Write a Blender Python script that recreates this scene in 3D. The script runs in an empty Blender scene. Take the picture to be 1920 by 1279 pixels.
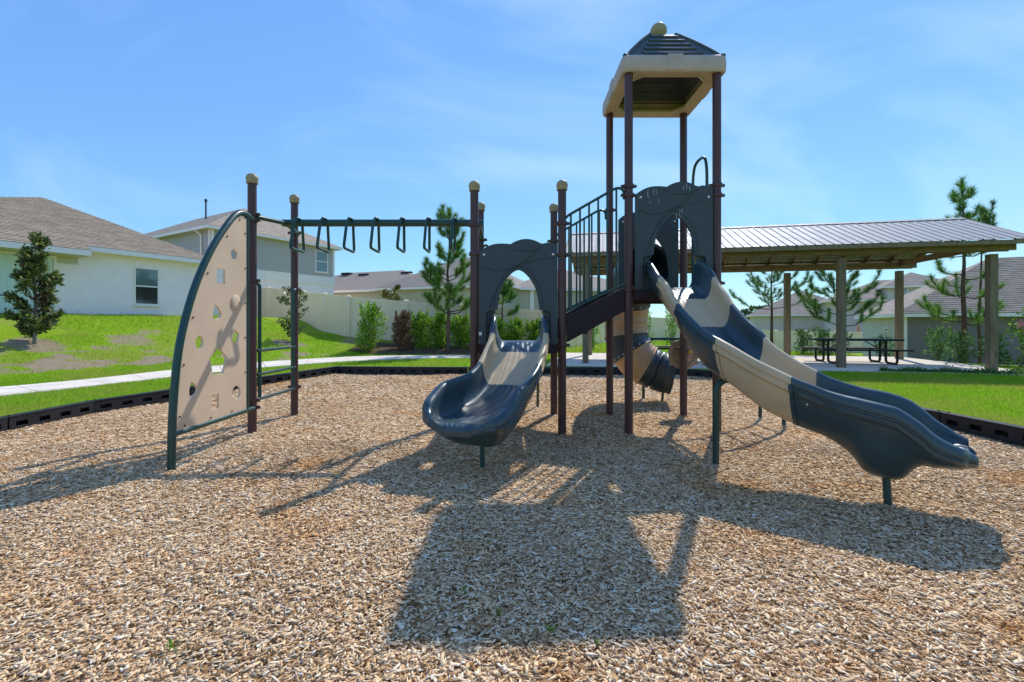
import bpy, bmesh, math, random
import numpy as np
from mathutils import Vector, Matrix
from mathutils.geometry import tessellate_polygon

random.seed(7)
RNG = np.random.default_rng(7)
R = math.radians
scene = bpy.context.scene
COL = scene.collection

# ------------------------------------------------------------------ camera
CAM_H = 1.31
cam_data = bpy.data.cameras.new('camera')
cam_data.lens = 16.0
cam_data.sensor_width = 36.0
cam_data.shift_y = -0.0169
cam_data.clip_end = 3000
cam = bpy.data.objects.new('camera', cam_data)
cam.location = (0, 0, CAM_H)
cam.rotation_euler = (R(90), 0, 0)
COL.objects.link(cam)
scene.camera = cam

# ------------------------------------------------------------------ sky and sun
SUN_AZ = R(27.5)      # to the right of the view direction (+Y towards +X)
SUN_EL = R(48.3)
world = bpy.data.worlds.new('World')
scene.world = world
world.use_nodes = True
wn = world.node_tree
wn.nodes.clear()
w_out = wn.nodes.new('ShaderNodeOutputWorld')
w_bg = wn.nodes.new('ShaderNodeBackground')
w_sky = wn.nodes.new('ShaderNodeTexSky')
w_sky.sky_type = 'NISHITA'
w_sky.sun_disc = False
w_sky.sun_elevation = SUN_EL
w_sky.sun_rotation = SUN_AZ
w_sky.altitude = 0
w_sky.air_density = 1.0
w_sky.dust_density = 0.0
w_sky.ozone_density = 6.0
w_bg.inputs['Strength'].default_value = 0.143
w_tc = wn.nodes.new('ShaderNodeTexCoord')
w_map = wn.nodes.new('ShaderNodeMapping')
w_map.inputs['Rotation'].default_value = (0.0, R(24), R(35))
w_map.inputs['Scale'].default_value = (0.9, 2.6, 2.6)
w_noise = wn.nodes.new('ShaderNodeTexNoise')
w_noise.inputs['Scale'].default_value = 1.1
w_noise.inputs['Detail'].default_value = 7
w_noise.inputs['Roughness'].default_value = 0.52
w_noise.inputs['Distortion'].default_value = 1.1
w_ramp = wn.nodes.new('ShaderNodeValToRGB')
w_ramp.color_ramp.elements[0].position = 0.47
w_ramp.color_ramp.elements[0].color = (0, 0, 0, 1)
w_ramp.color_ramp.elements[1].position = 0.74
w_ramp.color_ramp.elements[1].color = (0.24, 0.24, 0.24, 1)
w_mix = wn.nodes.new('ShaderNodeMixRGB')
w_mix.inputs['Color2'].default_value = (4.3, 4.9, 5.5, 1)
# tone of the air: each channel of the physical sky through its own gentle power
w_sep = wn.nodes.new('ShaderNodeSeparateColor')
w_com = wn.nodes.new('ShaderNodeCombineColor')
def w_math(op, a, b):
    n = wn.nodes.new('ShaderNodeMath')
    n.operation = op
    for i, q in enumerate((a, b)):
        if isinstance(q, (int, float)): n.inputs[i].default_value = q
        else: wn.links.new(q, n.inputs[i])
    return n.outputs[0]
wn.links.new(w_sky.outputs['Color'], w_sep.inputs['Color'])
w_g = w_math('MULTIPLY', w_math('POWER', w_sep.outputs['Green'], 0.60), 1.03)
w_b = w_math('MULTIPLY', w_math('POWER', w_sep.outputs['Blue'], 0.25), 2.44)
w_r = w_math('MINIMUM', w_math('MULTIPLY', w_math('POWER', w_sep.outputs['Red'], 0.65), 0.66), w_math('MULTIPLY', w_g, 0.86))
wn.links.new(w_r, w_com.inputs['Red']); wn.links.new(w_g, w_com.inputs['Green']); wn.links.new(w_b, w_com.inputs['Blue'])
wn.links.new(w_tc.outputs['Generated'], w_map.inputs['Vector'])
wn.links.new(w_map.outputs['Vector'], w_noise.inputs['Vector'])
wn.links.new(w_noise.outputs['Fac'], w_ramp.inputs['Fac'])
wn.links.new(w_ramp.outputs['Color'], w_mix.inputs['Fac'])
wn.links.new(w_com.outputs['Color'], w_mix.inputs['Color1'])
wn.links.new(w_mix.outputs['Color'], w_bg.inputs['Color'])
wn.links.new(w_bg.outputs['Background'], w_out.inputs['Surface'])

sun_data = bpy.data.lights.new('sun', 'SUN')
sun_data.energy = 2.0
sun_data.angle = R(0.6)
sun_data.color = (1.0, 0.985, 0.955)
sun = bpy.data.objects.new('sun', sun_data)
sun_dir = Vector((math.sin(SUN_AZ) * math.cos(SUN_EL), math.cos(SUN_AZ) * math.cos(SUN_EL), math.sin(SUN_EL)))
sun.rotation_euler = sun_dir.to_track_quat('Z', 'Y').to_euler()
sun.location = sun_dir * 60
COL.objects.link(sun)

scene.view_settings.view_transform = 'Standard'
scene.view_settings.look = 'None'
scene.view_settings.exposure = 0.92
scene.view_settings.gamma = 1.0
scene.view_settings.use_curve_mapping = False
scene.cycles.max_bounces = 6
scene.cycles.diffuse_bounces = 5
scene.cycles.transparent_max_bounces = 6

# ------------------------------------------------------------------ materials
def _nodes(name):
    m = bpy.data.materials.new(name)
    m.use_nodes = True
    nt = m.node_tree
    return m, nt, nt.nodes['Principled BSDF'], nt.nodes['Material Output']

def _ramp(nt, stops):
    r = nt.nodes.new('ShaderNodeValToRGB')
    e = r.color_ramp.elements
    while len(e) < len(stops):
        e.new(0.5)
    for i, (p, c) in enumerate(stops):
        e[i].position = p
        e[i].color = (c[0], c[1], c[2], 1)
    return r

def _noise(nt, scale, detail=4, rough=0.55, vec=None, stretch=None, coord='Object'):
    n = nt.nodes.new('ShaderNodeTexNoise')
    n.inputs['Scale'].default_value = scale
    n.inputs['Detail'].default_value = detail
    n.inputs['Roughness'].default_value = rough
    if vec is None:
        tc = nt.nodes.new('ShaderNodeTexCoord')
        vec = tc.outputs[coord]
    if stretch:
        mp = nt.nodes.new('ShaderNodeMapping')
        mp.inputs['Scale'].default_value = stretch
        nt.links.new(vec, mp.inputs['Vector'])
        vec = mp.outputs['Vector']
    nt.links.new(vec, n.inputs['Vector'])
    return n

def _bump(nt, bsdf, fac, strength, dist=0.01):
    b = nt.nodes.new('ShaderNodeBump')
    b.inputs['Strength'].default_value = strength
    b.inputs['Distance'].default_value = dist
    nt.links.new(fac, b.inputs['Height'])
    nt.links.new(b.outputs['Normal'], bsdf.inputs['Normal'])
    return b

def plain(name, col, rough=0.5, var=0.12, scale=6.0, bump=0.0, bscale=60.0, metallic=0.0, stretch=None, spec=0.5, rvar=0.1, dist=0.004):
    """A painted or moulded surface: base colour with uneven tone, gloss and a fine grain."""
    m, nt, b, o = _nodes(name)
    n = _noise(nt, scale, 6, 0.6, stretch=stretch)
    lo = [c * (1 - var) for c in col]
    hi = [min(1, c * (1 + var)) for c in col]
    r = _ramp(nt, [(0.3, lo), (0.7, hi)])
    nt.links.new(n.outputs['Fac'], r.inputs['Fac'])
    nt.links.new(r.outputs['Color'], b.inputs['Base Color'])
    mr = nt.nodes.new('ShaderNodeMapRange')
    mr.inputs['From Min'].default_value = 0.3
    mr.inputs['From Max'].default_value = 0.7
    mr.inputs['To Min'].default_value = max(0.02, rough - rvar)
    mr.inputs['To Max'].default_value = min(1, rough + rvar)
    nt.links.new(n.outputs['Fac'], mr.inputs['Value'])
    nt.links.new(mr.outputs['Result'], b.inputs['Roughness'])
    b.inputs['Metallic'].default_value = metallic
    b.inputs['Specular IOR Level'].default_value = min(spec, 0.08) if rough >= 0.8 else (min(spec, 0.25) if rough >= 0.5 else spec)
    if bump:
        n2 = _noise(nt, bscale, 3, 0.6, stretch=stretch)
        _bump(nt, b, n2.outputs['Fac'], bump, dist)
    return m

def leaf_mat(name, stops, rough=0.5, trans=0.35, patch=None):
    m, nt, b, o = _nodes(name)
    g = nt.nodes.new('ShaderNodeNewGeometry')
    r = _ramp(nt, stops)
    nt.links.new(g.outputs['Random Per Island'], r.inputs['Fac'])
    col = r.outputs['Color']
    if patch:
        n = _noise(nt, patch[0], 3, 0.6)
        rr = _ramp(nt, [(patch[1], (0, 0, 0)), (patch[2], (1, 1, 1))])
        nt.links.new(n.outputs['Fac'], rr.inputs['Fac'])
        mx = nt.nodes.new('ShaderNodeMixRGB')
        nt.links.new(rr.outputs['Color'], mx.inputs['Fac'])
        nt.links.new(col, mx.inputs['Color1'])
        mx.inputs['Color2'].default_value = (*patch[3], 1)
        col = mx.outputs['Color']
    nt.links.new(col, b.inputs['Base Color'])
    b.inputs['Roughness'].default_value = rough
    b.inputs['Specular IOR Level'].default_value = 0.5 if rough < 0.45 else 0.12
    t = nt.nodes.new('ShaderNodeBsdfTranslucent')
    nt.links.new(col, t.inputs['Color'])
    ms = nt.nodes.new('ShaderNodeMixShader')
    ms.inputs['Fac'].default_value = trans
    nt.links.new(b.outputs['BSDF'], ms.inputs[1])
    nt.links.new(t.outputs['BSDF'], ms.inputs[2])
    nt.links.new(ms.outputs['Shader'], o.inputs['Surface'])
    return m

def island_mat(name, stops, rough=0.85, patch=None, grain=None):
    m, nt, b, o = _nodes(name)
    g = nt.nodes.new('ShaderNodeNewGeometry')
    r = _ramp(nt, stops)
    nt.links.new(g.outputs['Random Per Island'], r.inputs['Fac'])
    col = r.outputs['Color']
    for p in (patch or []):
        n = _noise(nt, p[0], 3, 0.6)
        rr = _ramp(nt, [(p[1], (0, 0, 0)), (p[2], (p[4],) * 3)])
        nt.links.new(n.outputs['Fac'], rr.inputs['Fac'])
        mx = nt.nodes.new('ShaderNodeMixRGB')
        mx.blend_type = 'MULTIPLY'
        nt.links.new(rr.outputs['Color'], mx.inputs['Fac'])
        nt.links.new(col, mx.inputs['Color1'])
        mx.inputs['Color2'].default_value = (*p[3], 1)
        col = mx.outputs['Color']
    nt.links.new(col, b.inputs['Base Color'])
    b.inputs['Roughness'].default_value = rough
    b.inputs['Specular IOR Level'].default_value = 0.04
    if grain:
        n = _noise(nt, grain, 3, 0.6)
        _bump(nt, b, n.outputs['Fac'], 0.5, 0.004)
    return m

def shingle_mat(name, c1, c2, c3, su=0.32, sv=0.14):
    """Asphalt shingles: tab-by-tab tone from a brick pattern laid out in UV metres."""
    m, nt, b, o = _nodes(name)
    uv = nt.nodes.new('ShaderNodeUVMap')
    br = nt.nodes.new('ShaderNodeTexBrick')
    br.offset = 0.37
    br.inputs['Scale'].default_value = 1.0
    br.inputs['Brick Width'].default_value = su
    br.inputs['Row Height'].default_value = sv
    br.inputs['Mortar Size'].default_value = 0.012
    br.inputs['Mortar Smooth'].default_value = 0.3
    br.inputs['Bias'].default_value = -0.1
    br.inputs['Color1'].default_value = (*c1, 1)
    br.inputs['Color2'].default_value = (*c2, 1)
    br.inputs['Mortar'].default_value = (c1[0] * .4, c1[1] * .4, c1[2] * .4, 1)
    nt.links.new(uv.outputs['UV'], br.inputs['Vector'])
    n = _noise(nt, 9.0, 5, 0.7, vec=uv.outputs['UV'], stretch=(0.5, 1.6, 1))
    mx = nt.nodes.new('ShaderNodeMixRGB')
    rr = _ramp(nt, [(0.42, (0, 0, 0)), (0.66, (0.8, 0.8, 0.8))])
    nt.links.new(n.outputs['Fac'], rr.inputs['Fac'])
    nt.links.new(rr.outputs['Color'], mx.inputs['Fac'])
    nt.links.new(br.outputs['Color'], mx.inputs['Color1'])
    mx.inputs['Color2'].default_value = (*c3, 1)
    nt.links.new(mx.outputs['Color'], b.inputs['Base Color'])
    b.inputs['Roughness'].default_value = 0.9
    _bump(nt, b, br.outputs['Fac'], -0.6, 0.01)
    return m

def wood_mat(name, c1, c2, knot, axis='Z'):
    m, nt, b, o = _nodes(name)
    st = {'Z': (9, 9, 0.6), 'X': (0.6, 9, 9), 'Y': (9, 0.6, 9)}[axis]
    n = _noise(nt, 2.2, 6, 0.65, stretch=st)
    r = _ramp(nt, [(0.3, c1), (0.5, [(a + d) / 2 for a, d in zip(c1, c2)]), (0.72, c2)])
    nt.links.new(n.outputs['Fac'], r.inputs['Fac'])
    n2 = _noise(nt, 5.0, 2, 0.4, stretch=(1, 1, 0.6))
    rr = _ramp(nt, [(0.68, (0, 0, 0)), (0.74, (0.8, 0.8, 0.8))])
    nt.links.new(n2.outputs['Fac'], rr.inputs['Fac'])
    mx = nt.nodes.new('ShaderNodeMixRGB')
    nt.links.new(rr.outputs['Color'], mx.inputs['Fac'])
    nt.links.new(r.outputs['Color'], mx.inputs['Color1'])
    mx.inputs['Color2'].default_value = (*knot, 1)
    nt.links.new(mx.outputs['Color'], b.inputs['Base Color'])
    b.inputs['Roughness'].default_value = 0.8
    _bump(nt, b, n.outputs['Fac'], 0.4, 0.006)
    return m

def glass_mat(name, tint, rough=0.06):
    m, nt, b, o = _nodes(name)
    n = _noise(nt, 0.9, 3, 0.5)
    r = _ramp(nt, [(0.35, [c * .7 for c in tint]), (0.65, tint)])
    nt.links.new(n.outputs['Fac'], r.inputs['Fac'])
    nt.links.new(r.outputs['Color'], b.inputs['Base Color'])
    b.inputs['Roughness'].default_value = rough
    b.inputs['Specular IOR Level'].default_value = 0.9
    b.inputs['Coat Weight'].default_value = 0.6
    b.inputs['Coat Roughness'].default_value = 0.03
    return m

MT = dict(
    maroon=plain('maroon_powder_coat', (0.075, 0.028, 0.026), 0.45, 0.15, 3.0, 0.06, 90),
    maroon_dark=plain('plum_vinyl_coating', (0.028, 0.016, 0.02), 0.62, 0.2, 3.0, 0.1, 60),
    green=plain('green_powder_coat', (0.012, 0.058, 0.046), 0.38, 0.15, 3.0, 0.06, 90),
    slate=plain('slate_polyethylene', (0.058, 0.074, 0.080), 0.5, 0.14, 4.0, 0.12, 220, dist=0.002),
    blue=plain('navy_slide_plastic', (0.034, 0.064, 0.072), 0.33, 0.16, 4.0, 0.05, 160, dist=0.002),
    tan=plain('tan_slide_plastic', (0.60, 0.43, 0.245), 0.42, 0.1, 3.5, 0.06, 160, spec=0.35, dist=0.002),
    tan_tube=plain('tan_tube_plastic', (0.5, 0.31, 0.15), 0.45, 0.1, 3.5, 0.05, 120, dist=0.002),
    dark_tube=plain('charcoal_tube_plastic', (0.03, 0.045, 0.05), 0.42, 0.2, 4.0, 0.05, 120, dist=0.002),
    cap=plain('khaki_cap_plastic', (0.38, 0.29, 0.16), 0.55, 0.12, 12.0, 0.1, 200, dist=0.002),
    rim=plain('khaki_roof_plastic', (0.50, 0.39, 0.33), 0.55, 0.1, 5.0, 0.1, 150, dist=0.002),
    sand_panel=plain('beige_panel_plastic', (0.68, 0.50, 0.34), 0.5, 0.06, 3.0, 0.08, 200, dist=0.002),
    bolt=plain('bright_bolt_steel', (0.62, 0.6, 0.57), 0.35, 0.15, 30.0, metallic=0.8),
    dark_bolt=plain('dark_bolt_steel', (0.05, 0.04, 0.035), 0.5, 0.2, 30.0, metallic=0.3),
    scuff=plain('white_scuff', (0.55, 0.56, 0.56), 0.8, 0.25, 40.0),
    label=plain('white_label', (0.8, 0.8, 0.78), 0.5, 0.04, 40.0),
    yellow=plain('yellow_knob', (0.6, 0.33, 0.04), 0.4, 0.1, 20.0),
    knob_tan=plain('stone_pattern_plastic', (0.33, 0.24, 0.16), 0.6, 0.35, 22.0, 0.3, 60),
    edging=plain('black_edging_plastic', (0.022, 0.021, 0.024), 0.55, 0.25, 5.0, 0.2, 90, dist=0.003),
    concrete=plain('pale_concrete', (0.80, 0.68, 0.54), 0.9, 0.16, 1.6, 0.25, 90, dist=0.004),
    stucco=plain('white_stucco', (0.98, 0.82, 0.82), 0.9, 0.05, 1.5, 0.35, 70, dist=0.006),
    stucco_shade_grey=plain('shade_grey_stucco', (0.24, 0.20, 0.195), 0.9, 0.06, 1.5, 0.3, 60),  # stucco darkened to stand for a wall in shade
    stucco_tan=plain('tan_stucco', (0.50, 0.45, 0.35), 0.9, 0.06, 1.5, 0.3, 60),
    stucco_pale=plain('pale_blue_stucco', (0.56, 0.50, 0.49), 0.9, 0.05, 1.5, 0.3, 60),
    soffit=plain('tan_soffit', (0.62, 0.55, 0.42), 0.8, 0.05, 2.0),
    white=plain('white_trim_paint', (0.90, 0.80, 0.76), 0.5, 0.04, 4.0),
    siding=plain('grey_green_siding', (0.47, 0.43, 0.41), 0.65, 0.05, 3.0, 0.15, 60, stretch=(0.5, 0.5, 5)),
    curtain=plain('pale_curtain', (0.62, 0.72, 0.66), 0.8, 0.12, 3.0, stretch=(6, 6, 0.3)),
    glass=glass_mat('window_glass', (0.16, 0.22, 0.22)),
    glass_dark=glass_mat('dark_window_glass', (0.04, 0.05, 0.05)),
    vinyl=plain('almond_vinyl', (0.95, 0.75, 0.50), 0.55, 0.05, 1.2, 0.1, 40),
    roof_metal=plain('galvalume_sheet', (0.42, 0.39, 0.355), 0.62, 0.1, 3.0, metallic=0.1, stretch=(1, 1, 1)),
    wood=wood_mat('treated_pine', (0.13, 0.095, 0.05), (0.28, 0.21, 0.12), (0.06, 0.04, 0.02), 'Z'),
    beam=wood_mat('brown_beam_timber', (0.13, 0.08, 0.045), (0.28, 0.19, 0.11), (0.05, 0.03, 0.015), 'X'),
    table=plain('black_coated_steel', (0.012, 0.012, 0.012), 0.5, 0.2, 9.0),
    bark=plain('pine_bark', (0.13, 0.085, 0.06), 0.95, 0.4, 14.0, 0.8, 30, stretch=(1, 1, .25), dist=0.02),
    bark_grey=plain('grey_bark', (0.22, 0.19, 0.15), 0.95, 0.3, 14.0, 0.6, 30, dist=0.01),
    shingle=shingle_mat('brown_shingles', (0.29, 0.21, 0.14), (0.50, 0.38, 0.265), (0.385, 0.30, 0.21)),
    shingle_far=shingle_mat('taupe_shingles', (0.30, 0.235, 0.175), (0.37, 0.295, 0.225), (0.33, 0.27, 0.205)),
    shingle_dark=shingle_mat('dark_brown_shingles', (0.15, 0.11, 0.085), (0.24, 0.18, 0.14), (0.19, 0.15, 0.12)),
    shingle_red=shingle_mat('russet_shingles', (0.25, 0.185, 0.135), (0.41, 0.325, 0.25), (0.32, 0.26, 0.20)),
    roof_slate=plain('grey_roof_plastic', (0.085, 0.10, 0.115), 0.7, 0.12, 4.0, 0.1, 160, spec=0.25, dist=0.002),
    vent=plain('dark_vent', (0.03, 0.03, 0.03), 0.6, 0.2, 9.0),
    orange=plain('orange_timber', (0.5, 0.2, 0.07), 0.7, 0.2, 5.0),
    soil=plain('brown_soil', (0.13, 0.085, 0.055), 0.95, 0.35, 10.0, 0.8, 40, dist=0.02),
    petal=leaf_mat('pink_petals', [(0.0, (0.75, 0.2, 0.38)), (1.0, (0.85, 0.42, 0.55))], 0.6, 0.3),
    needle=leaf_mat('pine_needles', [(0.0, (0.06, 0.14, 0.03)), (0.5, (0.13, 0.27, 0.05)), (1.0, (0.27, 0.45, 0.08))], 0.5, 0.5),
    needle_blue=leaf_mat('grey_green_needles', [(0.0, (0.05, 0.12, 0.04)), (0.6, (0.12, 0.24, 0.06)), (1.0, (0.24, 0.38, 0.1))], 0.5, 0.45),
    needle_lime=leaf_mat('lime_needles', [(0.0, (0.05, 0.13, 0.03)), (0.5, (0.09, 0.21, 0.04)), (1.0, (0.18, 0.33, 0.06))], 0.45, 0.35),
    hedge=leaf_mat('hedge_leaves', [(0.0, (0.07, 0.16, 0.02)), (0.45, (0.17, 0.34, 0.035)), (0.8, (0.32, 0.52, 0.05)), (1.0, (0.48, 0.66, 0.09))], 0.5, 0.55),
    hedge_brown=leaf_mat('withered_leaves', [(0.0, (0.10, 0.05, 0.025)), (0.5, (0.24, 0.13, 0.07)), (1.0, (0.34, 0.22, 0.12))], 0.7, 0.2),
    magnolia=leaf_mat('magnolia_leaves', [(0.0, (0.04, 0.065, 0.018)), (0.4, (0.10, 0.14, 0.03)), (0.75, (0.2, 0.23, 0.05)), (1.0, (0.46, 0.45, 0.2))], 0.3, 0.3, (1.3, 0.56, 0.72, (0.10, 0.045, 0.02))),
    gold_leaf=leaf_mat('gold_green_leaves', [(0.0, (0.05, 0.07, 0.015)), (0.5, (0.16, 0.15, 0.03)), (1.0, (0.34, 0.24, 0.05))], 0.4, 0.25),
    bush=leaf_mat('shrub_leaves', [(0.0, (0.05, 0.12, 0.03)), (0.6, (0.12, 0.24, 0.06)), (1.0, (0.28, 0.42, 0.13))], 0.5, 0.45),
    far_leaf=leaf_mat('woodland_leaves', [(0.0, (0.02, 0.05, 0.018)), (0.6, (0.045, 0.10, 0.03)), (1.0, (0.09, 0.16, 0.05))], 0.6, 0.2),
    grass=leaf_mat('grass_blades', [(0.0, (0.18, 0.32, 0.014)), (0.5, (0.31, 0.53, 0.022)), (0.9, (0.43, 0.65, 0.035)), (1.0, (0.68, 0.66, 0.16))], 0.7, 0.5, (0.55, 0.44, 0.72, (0.48, 0.47, 0.09))),
    weed=leaf_mat('weed_leaves', [(0.0, (0.10, 0.24, 0.02)), (1.0, (0.2, 0.38, 0.05))], 0.5, 0.4),
    chips=island_mat('wood_chips', [(0.0, (0.15, 0.075, 0.03)), (0.12, (0.42, 0.235, 0.105)), (0.30, (0.68, 0.43, 0.215)), (0.56, (0.87, 0.59, 0.325)), (0.82, (0.96, 0.715, 0.43)), (1.0, (0.98, 0.85, 0.62))],
                     0.85, [(0.85, 0.54, 0.70, (0.95, 0.70, 0.42), 0.85), (2.6, 0.58, 0.75, (0.9, 0.62, 0.38), 0.75), (0.6, 0.46, 0.70, (0.80, 0.80, 0.84), 0.7), (5.0, 0.55, 0.72, (0.68, 0.66, 0.66), 0.5)]),
)

# ------------------------------------------------------------------ mesh helpers
WL = {}   # world location of every object used as a parent

def tag(o, label=None, cat=None, group=None, kind=None):
    if label: o['label'] = label
    if cat: o['category'] = cat
    if group: o['group'] = group
    if kind: o['kind'] = kind
    return o

def thing(name, loc, label, cat, group=None):
    o = bpy.data.objects.new(name, None)
    o.empty_display_size = 0.2
    o.location = loc
    COL.objects.link(o)
    WL[o.name] = Vector(loc)
    return tag(o, label, cat, group)

def link(name, me, mat=None, parent=None, smooth=None):
    if mat is not None:
        me.materials.append(mat)
    if smooth is not None:
        me.polygons.foreach_set('use_smooth', [True] * len(me.polygons))
        if smooth < 179:
            me.set_sharp_from_angle(angle=R(smooth))
    o = bpy.data.objects.new(name, me)
    COL.objects.link(o)
    if parent is not None:
        o.parent = parent
        o.matrix_parent_inverse = Matrix.Translation(-WL.get(parent.name, Vector((0, 0, 0))))
    return o

def fast_mesh(name, verts, nper):
    """verts: (N*nper, 3) array, every nper verts one face."""
    n = len(verts) // nper
    me = bpy.data.meshes.new(name)
    me.vertices.add(len(verts))
    me.vertices.foreach_set('co', np.ascontiguousarray(verts, dtype=np.float32).ravel())
    me.loops.add(len(verts))
    me.loops.foreach_set('vertex_index', np.arange(len(verts), dtype=np.int32))
    me.polygons.add(n)
    me.polygons.foreach_set('loop_start', np.arange(0, len(verts), nper, dtype=np.int32))
    me.update(calc_edges=True)
    return me

def catmull(pts, per=6):
    P = [np.array(p, float) for p in pts]
    P = [2 * P[0] - P[1]] + P + [2 * P[-1] - P[-2]]
    out = []
    for i in range(1, len(P) - 2):
        for k in range(per):
            t = k / per
            a, b, c, d = P[i - 1], P[i], P[i + 1], P[i + 2]
            out.append(0.5 * (2 * b + (c - a) * t + (2 * a - 5 * b + 4 * c - d) * t * t + (3 * b - a - 3 * c + d) * t ** 3))
    out.append(P[-2])
    return out

class MB:
    def __init__(self):
        self.v, self.f = [], []
    def add(self, vs, fs):
        k = len(self.v)
        self.v += [tuple(map(float, p)) for p in vs]
        self.f += [tuple(i + k for i in f) for f in fs]
        return self
    def box(self, c, s, ax=None, bev=0.0):
        """box centred at c with full sizes s; ax = (ux, uy, uz) local axes"""
        ux, uy, uz = [Vector(a) for a in (ax or ((1, 0, 0), (0, 1, 0), (0, 0, 1)))]
        c = Vector(c)
        hx, hy, hz = s[0] / 2, s[1] / 2, s[2] / 2
        if bev <= 0:
            vs = [c + ux * (hx * i) + uy * (hy * j) + uz * (hz * k) for k in (-1, 1) for j in (-1, 1) for i in (-1, 1)]
            return self.add(vs, [(0, 2, 3, 1), (4, 5, 7, 6), (0, 1, 5, 4), (2, 6, 7, 3), (0, 4, 6, 2), (1, 3, 7, 5)])
        b = min(bev, hx * .45, hy * .45, hz * .45)
        bm = bmesh.new()
        bmesh.ops.create_cube(bm, size=1)
        for v in bm.verts:
            v.co = Vector((v.co.x * 2 * hx, v.co.y * 2 * hy, v.co.z * 2 * hz))
        bmesh.ops.bevel(bm, geom=bm.edges[:], offset=b, segments=2, affect='EDGES', profile=0.6)
        bm.verts.ensure_lookup_table()
        vs = [c + ux * v.co.x + uy * v.co.y + uz * v.co.z for v in bm.verts]
        fs = [[v.index for v in f.verts] for f in bm.faces]
        bm.free()
        return self.add(vs, fs)
    def bar(self, a, b, w, h, up=(0, 0, 1), bev=0.0):
        """rectangular bar from a to b: w across, h along up"""
        a, b = Vector(a), Vector(b)
        d = (b - a)
        L = d.length
        d.normalize()
        s = d.cross(Vector(up)).normalized()
        u = s.cross(d).normalized()
        return self.box((a + b) / 2, (L, w, h), (d, s, u), bev)
    def tube(self, pts, r, n=10, caps=True, closed=False):
        pts = [Vector(p) for p in pts]
        rr = r if isinstance(r, (list, tuple)) else [r] * len(pts)
        m = len(pts)
        rings = []
        prev = None
        for i, p in enumerate(pts):
            a = pts[(i - 1) % m] if (closed or i > 0) else p
            b = pts[(i + 1) % m] if (closed or i < m - 1) else p
            t = (b - a).normalized()
            if prev is None:
                ref = Vector((0, 0, 1)) if abs(t.z) < 0.9 else Vector((0, 1, 0))
                u = ref.cross(t).normalized()
            else:
                u = (prev - t * prev.dot(t)).normalized()
            prev = u
            w = t.cross(u)
            rings.append([p + (u * math.cos(2 * math.pi * k / n) + w * math.sin(2 * math.pi * k / n)) * rr[i] for k in range(n)])
        vs = [q for ring in rings for q in ring]
        fs = []
        for i in range(m if closed else m - 1):
            j = (i + 1) % m
            for k in range(n):
                fs.append((i * n + k, i * n + (k + 1) % n, j * n + (k + 1) % n, j * n + k))
        if caps and not closed:
            fs.append(tuple(range(n - 1, -1, -1)))
            fs.append(tuple((m - 1) * n + k for k in range(n)))
        return self.add(vs, fs)
    def lathe(self, prof, c=(0, 0, 0), n=16, ax=None):
        """prof: list of (radius, height) from bottom to top about local z"""
        ux, uy, uz = [Vector(a) for a in (ax or ((1, 0, 0), (0, 1, 0), (0, 0, 1)))]
        c = Vector(c)
        vs, fs = [], []
        for (r, z) in prof:
            for k in range(n):
                a = 2 * math.pi * k / n
                vs.append(c + ux * (r * math.cos(a)) + uy * (r * math.sin(a)) + uz * z)
        for i in range(len(prof) - 1):
            for k in range(n):
                fs.append((i * n + k, i * n + (k + 1) % n, (i + 1) * n + (k + 1) % n, (i + 1) * n + k))
        fs.append(tuple(range(n - 1, -1, -1)))
        fs.append(tuple((len(prof) - 1) * n + k for k in range(n)))
        return self.add(vs, fs)
    def prism(self, loops, o, ux, uy, th):
        """flat plate: loops of 2-D points (first outer, then holes), plane o + ux*x + uy*y, thickness th along ux x uy"""
        o, ux, uy = Vector(o), Vector(ux), Vector(uy)
        un = ux.cross(uy).normalized()
        def area(l):
            return sum(l[i][0] * l[(i + 1) % len(l)][1] - l[(i + 1) % len(l)][0] * l[i][1] for i in range(len(l)))
        loops = [list(l) for l in loops]
        for i, l in enumerate(loops):
            if (area(l) < 0) == (i == 0):
                l.reverse()
        tris = tessellate_polygon([[Vector((p[0], p[1], 0)) for p in l] for l in loops])
        flat = [p for l in loops for p in l]
        n = len(flat)
        vs = [o + ux * p[0] + uy * p[1] - un * (th / 2) for p in flat] + [o + ux * p[0] + uy * p[1] + un * (th / 2) for p in flat]
        fs = []
        for t in tris:
            a, b, c = [flat[i] for i in t]
            if (b[0] - a[0]) * (c[1] - a[1]) - (c[0] - a[0]) * (b[1] - a[1]) < 0:
                t = (t[0], t[2], t[1])
            fs.append(tuple(i + n for i in t))
            fs.append((t[2], t[1], t[0]))
        k = 0
        for l in loops:
            m = len(l)
            for i in range(m):
                fs.append((k + i, k + (i + 1) % m, k + (i + 1) % m + n, k + i + n))
            k += m
        return self.add(vs, fs)
    def mesh(self, name):
        me = bpy.data.meshes.new(name)
        me.from_pydata(self.v, [], self.f)
        me.update()
        return me
    def build(self, name, mat, parent=None, smooth=None):
        return link(name, self.mesh(name), mat, parent, smooth)

def circle2(cx, cy, rx, ry=None, n=20, a0=0.0):
    ry = rx if ry is None else ry
    return [(cx + rx * math.cos(a0 + 2 * math.pi * k / n), cy + ry * math.sin(a0 + 2 * math.pi * k / n)) for k in range(n)]

def arc3(pts, rad=0.08, per=5):
    """polyline with rounded corners"""
    P = [Vector(p) for p in pts]
    out = [P[0]]
    for i in range(1, len(P) - 1):
        a, b, c = P[i - 1], P[i], P[i + 1]
        d1 = min(rad, (a - b).length * .48)
        d2 = min(rad, (c - b).length * .48)
        p = b + (a - b).normalized() * d1
        q = b + (c - b).normalized() * d2
        for k in range(per + 1):
            t = k / per
            out.append(p * (1 - t) ** 2 + b * 2 * t * (1 - t) + q * t * t)
    out.append(P[-1])
    return out

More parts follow.
